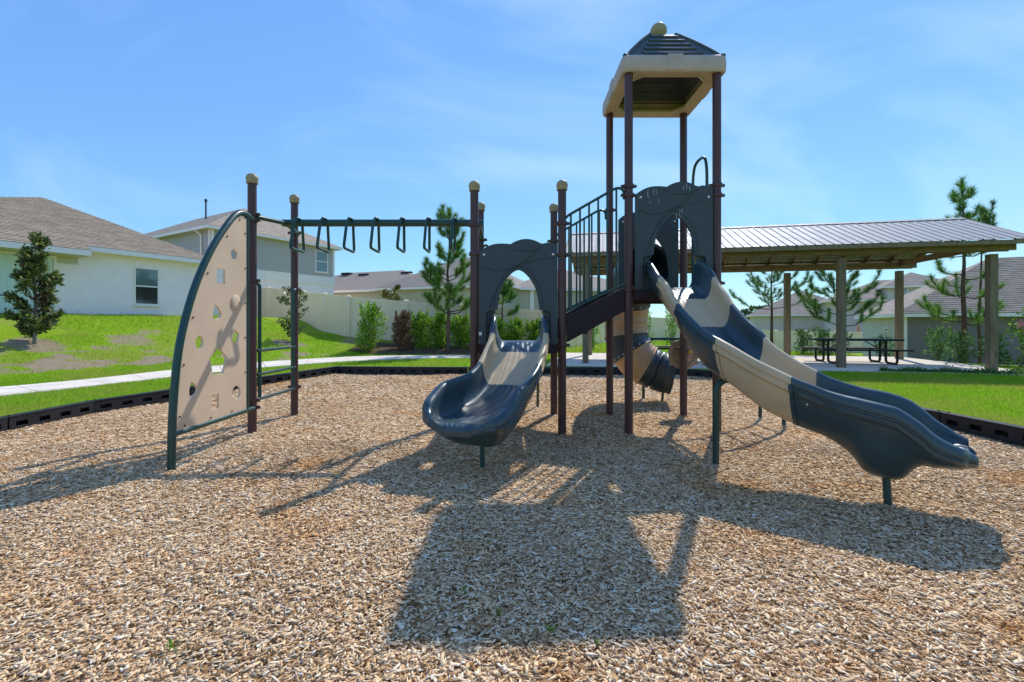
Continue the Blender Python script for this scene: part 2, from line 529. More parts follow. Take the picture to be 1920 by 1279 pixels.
def sstep(a, b, x):
    t = np.clip((x - a) / (b - a), 0, 1)
    return t * t * (3 - 2 * t)

# dirt splashed up the foot of the stucco wall
def splash(mat, z0, z1):
    nt = mat.node_tree
    b = nt.nodes['Principled BSDF']
    src = b.inputs['Base Color'].links[0].from_socket
    tc = nt.nodes.new('ShaderNodeTexCoord'); sx = nt.nodes.new('ShaderNodeSeparateXYZ')
    nt.links.new(tc.outputs['Object'], sx.inputs['Vector'])
    mr = nt.nodes.new('ShaderNodeMapRange')
    mr.inputs['From Min'].default_value = z0; mr.inputs['From Max'].default_value = z1
    mr.inputs['To Min'].default_value = 0.16; mr.inputs['To Max'].default_value = -0.12
    nt.links.new(sx.outputs['Z'], mr.inputs['Value'])
    n = _noise(nt, 7.0, 5, 0.7)
    ad = nt.nodes.new('ShaderNodeMath'); ad.operation = 'ADD'
    nt.links.new(n.outputs['Fac'], ad.inputs[0]); nt.links.new(mr.outputs['Result'], ad.inputs[1])
    rr = _ramp(nt, [(0.66, (0, 0, 0)), (0.78, (0.6, 0.6, 0.6))])
    nt.links.new(ad.outputs[0], rr.inputs['Fac'])
    mx = nt.nodes.new('ShaderNodeMixRGB')
    nt.links.new(rr.outputs['Color'], mx.inputs['Fac']); nt.links.new(src, mx.inputs['Color1'])
    mx.inputs['Color2'].default_value = (0.22, 0.19, 0.15, 1)
    nt.links.new(mx.outputs['Color'], b.inputs['Base Color'])
splash(MT['stucco'], 1.5, 2.3)

# ------------------------------------------------------------------ terrain
BED = [(-6.0, -2.0), (-6.1, 3.2), (-6.15, 6.65), (-5.85, 7.85), (-4.65, 12.0), (-2.4, 11.85), (3.9, 11.75), (5.0, 10.7), (5.5, 5.8), (5.72, 2.5), (5.8, -2.0)]

def inside(px, py, poly):
    px, py = np.asarray(px, float), np.asarray(py, float)
    r = np.zeros(px.shape, bool)
    n = len(poly)
    for i in range(n):
        x1, y1 = poly[i]
        x2, y2 = poly[(i + 1) % n]
        c = ((y1 > py) != (y2 > py)) & (px < (x2 - x1) * (py - y1) / (y2 - y1 + 1e-12) + x1)
        r ^= c
    return r

def ground_z(x, y):
    x, y = np.asarray(x, float), np.asarray(y, float)
    d = (x + 9.5) * -0.87 + (y - 12.0) * 0.49
    za = 1.62 * sstep(0.2, 7.4, d)
    zf = np.interp(x, [-14.7, -10.0, -7.9, -5.0, 0.3, 2.0], [1.55, 0.93, 0.66, 0.42, 0.04, 0.0])
    ys = np.interp(x, [-9.85, -9.4, -8.4, -6.3, -4.2, 1.35], [10.4, 12.7, 15.3, 17.9, 18.6, 18.7])
    yf = np.interp(x, [-14.7, -7.9, -5.0, 1.4], [27.5, 22.0, 21.5, 21.5])
    zb = zf * sstep(0.0, 1.0, (y - ys) / (yf - ys))
    wx = sstep(-12.5, -9.5, x)
    z = za * (1 - wx) + zb * wx
    z = z - 1.0 * sstep(15.5, 21.5, 0.6 * y + 0.45 * x) * sstep(12.5, 17.5, x)
    z = z - 2.0 * sstep(36, 60, y) * sstep(8, 22, x)
    z = z + 0.02 * np.sin(x * 1.7 + 0.6 * y) * np.sin(y * 1.3) * sstep(0.0, 2.0, d)
    return z

def wear(x, y):
    """bare sandy ground in the lawn, 0..1"""
    x, y = np.asarray(x, float), np.asarray(y, float)
    d = (x + 9.5) * -0.87 + (y - 12.0) * 0.49
    band = np.exp(-((d - 2.2) / 1.0) ** 2) * sstep(-6.0, -8.5, x) * (1 - sstep(13.5, 17.5, y))
    n = (np.sin(x * 2.9 + 1.1) * np.sin(y * 2.3 - x * 0.7 + 0.4) + 0.7 * np.sin(x * 6.1 - y * 4.7) * np.sin(y * 7.3 + 2.0)
         + 0.5 * np.sin(x * 13.1 + y * 9.7 + 1.7) * np.sin(y * 15.1 - x * 3.3))
    w = np.clip((band * 0.66 + 0.8 * n * band - 0.30) * 1.7, 0, 1)
    thin = np.clip(np.sin(x * 1.1 + y * 0.6) * np.sin(y * 0.9 - x * 0.5 + 1.0) + 0.6 * np.sin(x * 3.1 - y * 2.2) * np.sin(y * 2.7 + x * 1.3), 0, 1) * 0.62 * sstep(0.0, 1.0, d) * sstep(-5.0, -7.0, x) * (1 - sstep(5.0, 7.0, d))
    w = np.maximum(w, thin)
    ring = np.exp(-(((x + 13.2) / 0.8) ** 2 + ((y - 12.6) / 0.6) ** 2) * 1.0)
    ring2 = np.exp(-(((x + 9.2) / 0.9) ** 2 + ((y - 18.8) / 0.6) ** 2))
    return np.clip(np.maximum(w, np.maximum(ring, 0.9 * ring2)), 0, 1)

ax = np.concatenate([[-900, -500, -300, -180, -120, -90, -70, -55, -45, -38, -32, -28, -25, -22], np.arange(-20, 20.01, 0.25), [22, 25, 28, 32, 38, 45, 55, 70, 90, 120, 180, 300, 500, 900]])
ay = np.concatenate([[-300, -120, -60, -30, -15, -8, -5], np.arange(-3, 30.01, 0.25), [31, 32.5, 34, 36, 38, 41, 45, 50, 56, 64, 75, 90, 120, 180, 300, 600, 1200]])
GX, GY = np.meshgrid(ax, ay)
GZ = ground_z(GX, GY)
GZ = np.where(inside(GX, GY, BED), -0.2, GZ)
nx, ny = len(ax), len(ay)
idx = np.arange(nx * ny).reshape(ny, nx)
quads = np.stack([idx[:-1, :-1], idx[:-1, 1:], idx[1:, 1:], idx[1:, :-1]], -1).reshape(-1, 4)
me = bpy.data.meshes.new('lawn')
me.from_pydata(np.stack([GX, GY, GZ], -1).reshape(-1, 3).tolist(), [], quads.tolist())
att = me.color_attributes.new('wear', 'FLOAT_COLOR', 'POINT')
wv = wear(GX, GY).ravel()
att.data.foreach_set('color', np.stack([wv, wv, wv, np.ones_like(wv)], -1).astype(np.float32).ravel())
m, nt, b, o_ = _nodes('lawn_turf')
vc = nt.nodes.new('ShaderNodeVertexColor'); vc.layer_name = 'wear'
n1 = _noise(nt, 3.0, 6, 0.65); n2 = _noise(nt, 40.0, 4, 0.7)
r1 = _ramp(nt, [(0.25, (0.15, 0.26, 0.010)), (0.5, (0.27, 0.42, 0.015)), (0.75, (0.38, 0.52, 0.025))])
nt.links.new(n2.outputs['Fac'], r1.inputs['Fac'])
r2 = _ramp(nt, [(0.3, (0.22, 0.15, 0.08)), (0.55, (0.42, 0.32, 0.2)), (0.75, (0.55, 0.45, 0.31))])
nt.links.new(n2.outputs['Fac'], r2.inputs['Fac'])
ad = nt.nodes.new('ShaderNodeMath'); ad.operation = 'MULTIPLY_ADD'
nt.links.new(n1.outputs['Fac'], ad.inputs[0]); ad.inputs[1].default_value = 0.7
sb = nt.nodes.new('ShaderNodeMath'); sb.operation = 'SUBTRACT'
nt.links.new(vc.outputs['Color'], sb.inputs[0]); sb.inputs[1].default_value = 0.35
nt.links.new(sb.outputs[0], ad.inputs[2])
r3 = _ramp(nt, [(0.38, (0, 0, 0)), (0.6, (1, 1, 1))])
nd = _noise(nt, 0.55, 5, 0.7); rd_ = _ramp(nt, [(0.45, (0, 0, 0)), (0.75, (0.75, 0.75, 0.75))]); nt.links.new(nd.outputs['Fac'], rd_.inputs['Fac'])
md = nt.nodes.new('ShaderNodeMixRGB'); nt.links.new(rd_.outputs['Color'], md.inputs['Fac']); nt.links.new(r1.outputs['Color'], md.inputs['Color1']); md.inputs['Color2'].default_value = (0.36, 0.33, 0.09, 1)
nt.links.new(ad.outputs[0], r3.inputs['Fac'])
mx = nt.nodes.new('ShaderNodeMixRGB')
nt.links.new(r3.outputs['Color'], mx.inputs['Fac']); nt.links.new(md.outputs['Color'], mx.inputs['Color1']); nt.links.new(r2.outputs['Color'], mx.inputs['Color2'])
nt.links.new(mx.outputs['Color'], b.inputs['Base Color']); b.inputs['Roughness'].default_value = 0.95; b.inputs['Specular IOR Level'].default_value = 0.1
_bump(nt, b, n2.outputs['Fac'], 0.9, 0.04)
lawn = link('lawn', me, m, None, 180)
tag(lawn, kind='structure')

# mulch bed: an even sheet under the loose chips
def und(x, y):
    return 0.012 * np.sin(1.3 * x + 0.7 * y) + 0.010 * np.sin(2.1 * y - 1.1 * x + 1.0) + 0.006 * np.sin(4.3 * x + 2.9 * y)

m, nt, b, o_ = _nodes('mulch_base')
tc = nt.nodes.new('ShaderNodeTexCoord')
vo = nt.nodes.new('ShaderNodeTexVoronoi'); vo.inputs['Scale'].default_value = 42
mp = nt.nodes.new('ShaderNodeMapping'); mp.inputs['Scale'].default_value = (0.55, 1, 1); mp.inputs['Rotation'].default_value = (0, 0, 0.5)
nw = _noise(nt, 9.0, 3)
mxv = nt.nodes.new('ShaderNodeMixRGB'); mxv.inputs['Fac'].default_value = 0.12
nt.links.new(tc.outputs['Object'], mxv.inputs['Color1']); nt.links.new(nw.outputs['Color'], mxv.inputs['Color2'])
nt.links.new(mxv.outputs['Color'], mp.inputs['Vector']); nt.links.new(mp.outputs['Vector'], vo.inputs['Vector'])
sp = nt.nodes.new('ShaderNodeSeparateColor'); nt.links.new(vo.outputs['Color'], sp.inputs['Color'])
r = _ramp(nt, [(0.0, (0.22, 0.11, 0.042)), (0.35, (0.42, 0.24, 0.105)), (0.7, (0.64, 0.41, 0.2)), (1.0, (0.8, 0.56, 0.31))])
nt.links.new(sp.outputs['Red'], r.inputs['Fac']); nt.links.new(r.outputs['Color'], b.inputs['Base Color'])
b.inputs['Roughness'].default_value = 0.95; b.inputs['Specular IOR Level'].default_value = 0.04
_bump(nt, b, vo.outputs['Distance'], 0.8, 0.02)
bx = np.arange(-6.5, 6.51, 0.25); by = np.arange(-2.25, 12.26, 0.25)
BX, BY = np.meshgrid(bx, by)
keep = inside(BX, BY, BED)
BZ = und(BX, BY) - 0.006
idx = np.arange(BX.size).reshape(BX.shape)
fq = np.stack([idx[:-1, :-1], idx[:-1, 1:], idx[1:, 1:], idx[1:, :-1]], -1).reshape(-1, 4)
kf = keep.ravel()[fq].any(1)
bed_me = bpy.data.meshes.new('mulch_bed')
bed_me.from_pydata(np.stack([BX, BY, BZ], -1).reshape(-1, 3).tolist(), [], fq[kf].tolist())
bed = link('mulch_bed', bed_me, m, None, 180)
tag(bed, kind='structure')

def in_view(x, y, m=0.15):
    return (np.abs(x) < y * 1.1256 + m) & (y > 1.45)

def chip_field(dens, y0, y1, L, W, T, full=True):
    A = 12.2 * (y1 - y0)
    n = int(A * dens)
    x = RNG.uniform(-6.1, 5.8, n); y = RNG.uniform(y0, y1, n)
    k = inside(x, y, BED) & in_view(x, y)
    x, y = x[k], y[k]
    n = len(x)
    yaw = RNG.uniform(0, 2 * np.pi, n)
    pit = RNG.normal(0, 0.09, n); rol = RNG.normal(0, 0.19, n)
    l = L * np.exp(RNG.normal(0, 0.48, n)); w = W * np.exp(RNG.normal(0, 0.45, n)); t = T * np.exp(RNG.normal(0, 0.3, n))
    l = np.minimum(l, 0.075); w = np.minimum(w, l * 0.7)
    big = RNG.random(n) < 0.02
    l[big] *= 1.6; w[big] *= 1.35
    u = np.stack([np.cos(yaw) * np.cos(pit), np.sin(yaw) * np.cos(pit), np.sin(pit)], -1)
    s = np.stack([-np.sin(yaw), np.cos(yaw), np.zeros(n)], -1)
    up = np.cross(u, s)
    s2 = s * np.cos(rol)[:, None] + up * np.sin(rol)[:, None]
    up2 = np.cross(u, s2)
    c = np.stack([x, y, und(x, y) + RNG.uniform(-0.006, 0.008, n)], -1)
    a = (u * (l / 2)[:, None]); bq = (s2 * (w / 2)[:, None]); h = up2 * (t / 2)[:, None]
    tp = RNG.uniform(0.35, 1.0, (n, 1)); tq = RNG.uniform(0.5, 1.0, (n, 1))
    top = [c - a - bq * tp + h, c + a * tq - bq + h, c + a + bq * tq + h, c - a * tp + bq + h]
    if not full:
        return np.stack(top, 1).reshape(-1, 3), np.arange(n * 4).reshape(-1, 4)
    bot = [p - h * 2 for p in top]
    V = np.stack(top + bot, 1).reshape(-1, 3)
    base = (np.arange(n) * 8)[:, None]
    F = np.array([[0, 1, 2, 3], [4, 5, 1, 0], [5, 6, 2, 1], [6, 7, 3, 2], [7, 4, 0, 3]])
    return V, (base[:, None, :] + F[None]).reshape(-1, 4)

Vs, Fs, k0 = [], [], 0
for args in ((7200, 1.45, 3.0, 0.022, 0.0068, 0.002, True), (4700, 3.0, 5.0, 0.025, 0.0078, 0.0022, True), (3000, 5.0, 7.5, 0.031, 0.0100, 0.003, False), (1400, 7.5, 12.1, 0.042, 0.0155, 0.004, False)):
    V, F = chip_field(*args)
    Vs.append(V); Fs.append(F + k0); k0 += len(V)
V = np.concatenate(Vs); F = np.concatenate(Fs)
me = bpy.data.meshes.new('wood_chips')
me.vertices.add(len(V)); me.vertices.foreach_set('co', V.astype(np.float32).ravel())
me.loops.add(F.size); me.loops.foreach_set('vertex_index', F.astype(np.int32).ravel())
me.polygons.add(len(F)); me.polygons.foreach_set('loop_start', np.arange(0, F.size, 4, dtype=np.int32))
me.update(calc_edges=True)

chips = link('wood_chips', me, MT['chips'])
tag(chips, 'loose pale brown wood chips covering the playground bed', 'wood chips', kind='stuff')

# ------------------------------------------------------------------ grass blades
def blades(x, y, hmin, hmax, wid):
    n = len(x)
    z = ground_z(x, y)
    yaw = RNG.uniform(0, 2 * np.pi, n)
    h = RNG.uniform(hmin, hmax, n)
    lean = RNG.uniform(0.1, 0.8, n) * h
    la = RNG.uniform(0, 2 * np.pi, n)
    w = wid * RNG.uniform(0.7, 1.4, n) / 2
    p0 = np.stack([x - np.cos(yaw) * w, y - np.sin(yaw) * w, z - 0.01], -1)
    p1 = np.stack([x + np.cos(yaw) * w, y + np.sin(yaw) * w, z - 0.01], -1)
    p2 = np.stack([x + np.cos(la) * lean, y + np.sin(la) * lean, z + h], -1)
    return np.stack([p0, p1, p2], 1).reshape(-1, 3)

SW_UP = [(-13.2, 5.0), (-10.9, 8.3), (-9.85, 10.4), (-9.4, 12.7), (-8.4, 15.3), (-6.3, 17.7), (-4.2, 18.4), (-1.8, 18.55), (1.35, 18.5)]
SW_LO = [(-11.9, 4.0), (-9.5, 7.2), (-8.55, 9.7), (-8.15, 11.1), (-7.25, 13.4), (-5.75, 15.4), (-3.9, 16.6), (-1.8, 17.05), (1.15, 17.1)]
SWP = SW_LO + SW_UP[::-1]
# pavilion frame: e1 along the front row of posts, e2 towards the back
PO = np.array([2.37, 14.67]); E1 = np.array([0.9795, -0.2016]); E2 = np.array([0.2016, 0.9795])
def pv(a, b, z=0.0):
    q = PO + E1 * a + E2 * b
    return Vector((q[0], q[1], z))
SLAB = [pv(-1.15, -1.05)[:2], pv(11.7, -1.05)[:2], pv(11.7, 5.2)[:2], pv(-1.15, 5.2)[:2]]
SLAB = [(p[0], p[1]) for p in SLAB]

allb = []
for (x0, x1, y0, y1, dens, hm, hM, wid) in (
        (-13, -5.2, 5.0, 10.0, 2600, 0.03, 0.075, 0.007), (5.2, 13.5, 5.0, 9.5, 2800, 0.03, 0.075, 0.007),
        (-13.5, 12, 9.5, 14.0, 1300, 0.035, 0.08, 0.010), (5.2, 16, 9.5, 13.0, 800, 0.035, 0.08, 0.010),
        (-19, 14, 14.0, 22.0, 520, 0.04, 0.09, 0.016), (-2, 18, 18.0, 34.0, 120, 0.06, 0.13, 0.03)):
    n = int((x1 - x0) * (y1 - y0) * dens)
    x = RNG.uniform(x0, x1, n); y = RNG.uniform(y0, y1, n)
    k = in_view(x, y, 0.3) & ~inside(x, y, BED) & ~inside(x, y, SWP) & ~inside(x, y, SLAB)
    k &= RNG.random(n) > wear(x, y) * 1.15
    x, y = x[k], y[k]
    allb.append(blades(x, y, hm, hM, wid))
V = np.concatenate(allb)
grass = link('grass', fast_mesh('grass', V, 3), MT['grass'])
tag(grass, 'short bright green grass around the playground and on the slope', 'grass', kind='stuff')

# ------------------------------------------------------------------ pavement
walk = MB().add([(p[0], p[1], -0.05) for p in SW_LO] + [(p[0], p[1], -0.05) for p in SW_UP],
                [(i, i + 1, len(SW_LO) + i + 1, len(SW_LO) + i) for i in range(len(SW_LO) - 1)]).build('sidewalk', MT['concrete'])
tag(walk, kind='structure')
lo = catmull(SW_LO, 8); up = catmull(SW_UP, 8)
def walk_at(t):
    i = min(int(t), len(lo) - 2); f = t - i
    return lo[i] * (1 - f) + lo[i + 1] * f, up[i] * (1 - f) + up[i + 1] * f
NS = 16
for s in range(NS):
    t0 = s * (len(lo) - 1) / NS; t1 = (s + 1) * (len(lo) - 1) / NS
    mb = MB(); ring = []
    K = 4
    for k in range(K + 1):
        t = t0 + (t1 - t0) * (k + (0.03 if k == 0 else -0.03 if k == K else 0)) / K
        a, c = walk_at(t)
        ring += [(a[0], a[1], -0.05), (a[0], a[1], 0.033), (c[0], c[1], 0.033), (c[0], c[1], -0.05)]
    fs = []
    for k in range(K):
        for j in range(3):
            fs.append((k * 4 + j, k * 4 + j + 4, k * 4 + j + 5, k * 4 + j + 1))
    fs += [(0, 1, 2, 3), (K * 4 + 3, K * 4 + 2, K * 4 + 1, K * 4)]
    mb.add(ring, fs).build('concrete_slab', MT['concrete'], walk)

pad = MB()
pad.box(pv(5.275, 2.075, -0.06), (12.85, 6.25, 0.14), ((E1[0], E1[1], 0), (E2[0], E2[1], 0), (0, 0, 1)))
pad = pad.build('pavilion_pavement', MT['concrete'])
tag(pad, kind='structure')
for i in range(4):
    for j in range(2):
        a0 = -1.15 + 12.85 * i / 4; a1 = -1.15 + 12.85 * (i + 1) / 4
        b0 = -1.05 + 6.25 * j / 2; b1 = -1.05 + 6.25 * (j + 1) / 2
        MB().box(pv((a0 + a1) / 2, (b0 + b1) / 2, 0.027), (a1 - a0 - 0.012, b1 - b0 - 0.012, 0.03), ((E1[0], E1[1], 0), (E2[0], E2[1], 0), (0, 0, 1))).build('concrete_slab', MT['concrete'], pad)

# ------------------------------------------------------------------ playground edging timbers
edge = thing('playground_edging', (BED[2][0], BED[2][1], 0), 'black plastic timber edging with slots around the wood chip bed', 'edging')
def timber(a, b):
    a, b = Vector((a[0], a[1], 0)), Vector((b[0], b[1], 0))
    d = (b - a).normalized(); L = (b - a).length
    s = Vector((d.y, -d.x, 0))
    top, th = 0.185, 0.10
    # front plate with four slots, towards the bed
    holes = []
    for k in range(4):
        c = L * (k + 0.55) / 4.1
        w = L * 0.062
        holes.append([(c - w, 0.052), (c + w, 0.052), (c + w, 0.112), (c - w, 0.112)])
    out = [(0.012, -0.08), (L - 0.012, -0.08), (L - 0.012, top - 0.018), (0.012, top - 0.018)]
    mb = MB()
    mb.prism([out] + holes, a + s * (th / 2 - 0.01), d, (0, 0, 1), 0.02)
    mb.prism([out], a - s * (th / 2 - 0.01), d, (0, 0, 1), 0.02)
    mb.box((a + b) / 2 + Vector((0, 0, top - 0.008)), (L - 0.012, th + 0.012, 0.02), (d, s, (0, 0, 1)), 0.006)
    for q in (0.022, L - 0.022):
        mb.box(a + d * q + Vector((0, 0, 0.05)), (0.02, th - 0.042, 0.22), (d, s, (0, 0, 1)))
    for c in (L * 0.26, L * 0.5, L * 0.74):
        mb.box(a + d * c + Vector((0, 0, 0.05)), (0.02, th - 0.042, 0.22), (d, s, (0, 0, 1)))
    o = mb.build('timber', MT['edging'], edge, 30)
    for q in (0.06, L - 0.06):
        p = a + d * q + Vector((0, 0, top + 0.002))
        MB().lathe([(0.018, 0), (0.018, 0.006), (0.012, 0.012)], p, 8).build('stake_head', MT['dark_bolt'], o, 40)
for i in range(len(BED) - 1):
    a, b = Vector((*BED[i], 0)), Vector((*BED[i + 1], 0))
    n = max(1, round((b - a).length / 1.24))
    for k in range(n):
        timber(a.lerp(b, k / n), a.lerp(b, (k + 1) / n))

# ------------------------------------------------------------------ play structure
YF, YB = 5.5, 6.57
PX = dict(a=-3.14, b=-0.455, c=0.605, d=1.41, e=2.475)
play = thing('play_structure', (0.6, 6.0, 0), 'playground climber with maroon posts, roofed tower, navy and tan slides and overhead bars', 'playground')
PR = 0.05

def collar(post, x, y, z, ears=((1, 0),), r=PR):
    mb = MB()
    mb.lathe([(r + 0.002, -0.022), (r + 0.013, -0.022), (r + 0.016, -0.012), (r + 0.016, 0.012), (r + 0.013, 0.022), (r + 0.002, 0.022)], (x, y, z), 18)
    for (ex, ey) in ears:
        c = Vector((x + ex * (r + 0.026), y + ey * (r + 0.026), z))
        mb.box(c, (0.04 if ex else 0.022, 0.04 if ey else 0.022, 0.036), None, 0.006)
    o = mb.build('collar', MT['maroon'], post, 40)
    return o

POST = {}
def post(key, x, y, top, cap, collars):
    mb = MB().tube([(x, y, -0.1), (x, y, top)], PR, 20)
    o = mb.build('post', MT['maroon'], play, 40)
    POST[key] = o
    if cap:
        prof = [(PR + 0.012, -0.05), (PR + 0.016, -0.045)]
        for k in range(9):
            a = -0.45 + (math.pi / 2 + 0.45) * k / 8
            prof.append((0.070 * math.cos(a), 0.012 + 0.066 * math.sin(a)))
        MB().lathe(prof, (x, y, top + 0.02), 20).build('post_cap', MT['cap'], o, 50)
    for z, ears in collars:
        collar(o, x, y, z, ears)
    return o
L_, R_, F_, B_ = (-1, 0), (1, 0), (0, -1), (0, 1)
post('aF', PX['a'], YF, 3.03, True, [(2.63, (L_, R_)), (2.56, (R_,)), (1.83, (R_,)), (0.385, (L_, R_)), (0.30, (R_,))])
post('aB', PX['a'], YB, 3.08, True, [(2.62, (R_, L_)), (1.80, (L_,)), (0.40, (L_, R_))])
post('bF', PX['b'], YF, 2.94, True, [(2.50, (L_, R_)), (2.15, (R_,)), (1.05, (L_, R_))])
post('bB', PX['b'], YB, 2.97, True, [(2.52, (R_,)), (1.04, (R_,))])
post('cF', PX['c'], YF, 2.95, True, [(2.52, (L_, R_)), (2.14, (L_, R_)), (1.05, (L_, R_))])
post('cB', PX['c'], YB, 2.95, True, [(2.50, (L_, R_)), (1.04, (R_,))])
post('dF', PX['d'], YF, 4.34, False, [(2.97, (L_, R_)), (2.86, (L_, R_)), (1.715, (L_, R_))])
post('dB', PX['d'], YB, 4.34, False, [(2.95, (R_,)), (1.70, (R_,))])
post('eF', PX['e'], YF, 4.34, False, [(2.98, (L_, R_)), (2.86, (R_,)), (1.80, (R_,))])
post('eB', PX['e'], YB, 4.34, False, [(2.95, (L_, R_)), (1.70, (L_,)), (0.95, (L_,))])

# decks
def deck(x0, x1, z):
    mb = MB().box(((x0 + x1) / 2, (YF + YB) / 2, z - 0.03), (x1 - x0 - 0.11, YB - YF - 0.11, 0.055), None, 0.012)
    o = mb.build('deck', MT['maroon_dark'], play, 40)
    fr = MB()
    for y in (YF - 0.002, YB + 0.002):
        fr.box(((x0 + x1) / 2, y, z - 0.065), (x1 - x0 - 0.112, 0.035, 0.12), None, 0.008)
    for x in (x0 + 0.002, x1 - 0.002):
        fr.box((x, (YF + YB) / 2, z - 0.066), (0.035, YB - YF - 0.112, 0.12), None, 0.008)
    fr.build('deck_frame', MT['maroon_dark'], o, 40)
    return o
deck(PX['b'], PX['c'], 1.075)
deck(PX['d'], PX['e'], 1.72)

# arch panels: wavy top, pointed arch, slots for the slide sides
def bump(x, c, w):
    t = np.clip(abs(x - c) / w, 0, 1)
    return math.cos(t * math.pi / 2)
def arch_panel(x0, x1, y, zb, zt, openw=0.25, slide_cut=True, ridge=True, side=-1, marks=False):
    W = x1 - x0; cx = (x0 + x1) / 2; H = zt - zb
    top = []
    n = 40
    for k in range(n + 1):
        x = x0 + W * k / n
        f = k / n
        z1 = zt - 0.055 + 0.0 - 0.10 * max(0, (0.28 - f) / 0.28) ** 2.2 - 0.10 * max(0, (f - 0.30) / 0.34) ** 2 * (1 if f < 0.75 else 0)
        z2 = zt - 0.16 + 0.16 * max(0.0, 1 - ((f - 0.60) / 0.32) ** 2) if 0.28 < f < 0.92 else -9
        z3 = zt - 0.045 - 0.09 * max(0, (f - 0.87) / 0.13) ** 2 - 0.1 * max(0, (0.87 - f) / 0.14) ** 2 if f > 0.7 else -9
        top.append((x, max(z1, z2, z3)))
    pts = [(x0, zb)] + top + [(x1, zb)]
    zs = zb + 0.40 if slide_cut else zb + 0.02
    # inner arch outline, right to left
    sp = zb + 0.42 if slide_cut else zb + 0.30
    pk = zb + 0.90
    arch = []
    for dz, hw in ((.5, 1.0), (.42, .975), (.34, .93), (.27, .87), (.21, .79), (.15, .66), (.10, .53), (.06, .39), (.03, .26), (.01, .13), (0, 0)):
        arch.append((cx + openw * hw, pk - dz * (pk - sp) / .5))
    arch = arch + [(2 * cx - p[0], p[1]) for p in arch[-2::-1]]
    if slide_cut:
        cw = W / 2 - 0.085
        pts += [(cx + cw, zb), (cx + cw, zs - 0.02), (cx + cw - 0.02, zs)] + arch + [(cx - cw + 0.02, zs), (cx - cw, zs - 0.02), (cx - cw, zb)]
    else:
        pts += [(cx + openw, zb)] + arch + [(cx - openw, zb)]
    o = MB().prism([pts], (0, y, 0), (1, 0, 0), (0, 0, 1), 0.042).build('arch_panel', MT['slate'], play, 35)
    yf = y + side * 0.021
    # moulded swirl lines
    def ridge_line(p, r=0.006):
        q = catmull([(a, yf, c) for a, c in p], 6)
        MB().tube(q, r, 6).build('moulded_ridge', MT['slate'], o, 60)
    if ridge:
        ridge_line([(x0 + .04 * W, zb + .74 * H), (x0 + .2 * W, zb + .70 * H), (x0 + .38 * W, zb + .72 * H), (x0 + .6 * W, zb + .80 * H), (x0 + .78 * W, zb + .93 * H)])
        ridge_line([(x0 + .36 * W, zb + .925 * H), (x0 + .5 * W, zb + .89 * H), (x0 + .64 * W, zb + .885 * H), (x0 + .8 * W, zb + .92 * H)])
        ridge_line([(x0 + .11 * W, zb + .12 * H), (x0 + .14 * W, zb + .36 * H), (x0 + .26 * W, zb + .56 * H), (x0 + .47 * W, zb + .73 * H), (x0 + .72 * W, zb + .80 * H), (x0 + .97 * W, zb + .83 * H)], 0.007)
        ridge_line([(cx - openw - .04, sp - .05), (cx - openw * .93 - .04, sp + .2), (cx - openw * .5 - .04, pk - .06), (cx, pk + .045), (cx + openw * .5 + .04, pk - .05), (cx + openw * .93 + .04, sp + .2), (cx + openw + .035, sp - .05)], 0.007)
    for bx_, bz in ((x0 + .06, zt - .19), (x1 - .055, zt - .185)):
        MB().lathe([(0.017, 0), (0.017, 0.006), (0.010, 0.012)], (bx_, yf, bz), 10, ((1, 0, 0), (0, 0, 1), (0, side, 0))).build('bolt', MT['bolt'], o, 40)
    if slide_cut:
        for sx in (-1, 1):
            MB().box((cx + sx * (W / 2 - .115), y + .035, zb + .20), (.12, .02, .44)).build('slide_flange', MT['slate'], o)
    if marks:
        for mx0, mz0, ln in ((.16, -.10, .10), (.19, -.24, .02), (.235, -.09, .07), (.27, -.10, .05), (.30, -.21, .05), (.62, -.05, .05), (.66, -.03, .06), (.70, -.05, .06), (.53, -.38, .07), (.57, -.34, .09), (.60, -.33, .07)):
            xx = x0 + mx0 * W
            MB().tube([(xx, yf, zt + mz0), (xx - .006, yf, zt + mz0 - ln * .5), (xx + .004, yf, zt + mz0 - ln)], 0.0028, 4).build('white_scuff', MT['scuff'], o)
    return o
p1 = arch_panel(PX['b'] + 0.058, PX['c'] - 0.055, YF - 0.005, 1.06, 2.33)
MB().box((PX['b'] + 0.075, YF - 0.03, 1.19), (0.035, 0.006, 0.04)).build('sticker', MT['label'], p1)
arch_panel(PX['d'] + 0.078, PX['e'] - 0.055, YF - 0.005, 1.72, 3.02, marks=True)
arch_panel(PX['d'] + 0.13, PX['e'] - 0.075, YB + 0.01, 1.72, 2.97, openw=0.29, slide_cut=False, ridge=False)

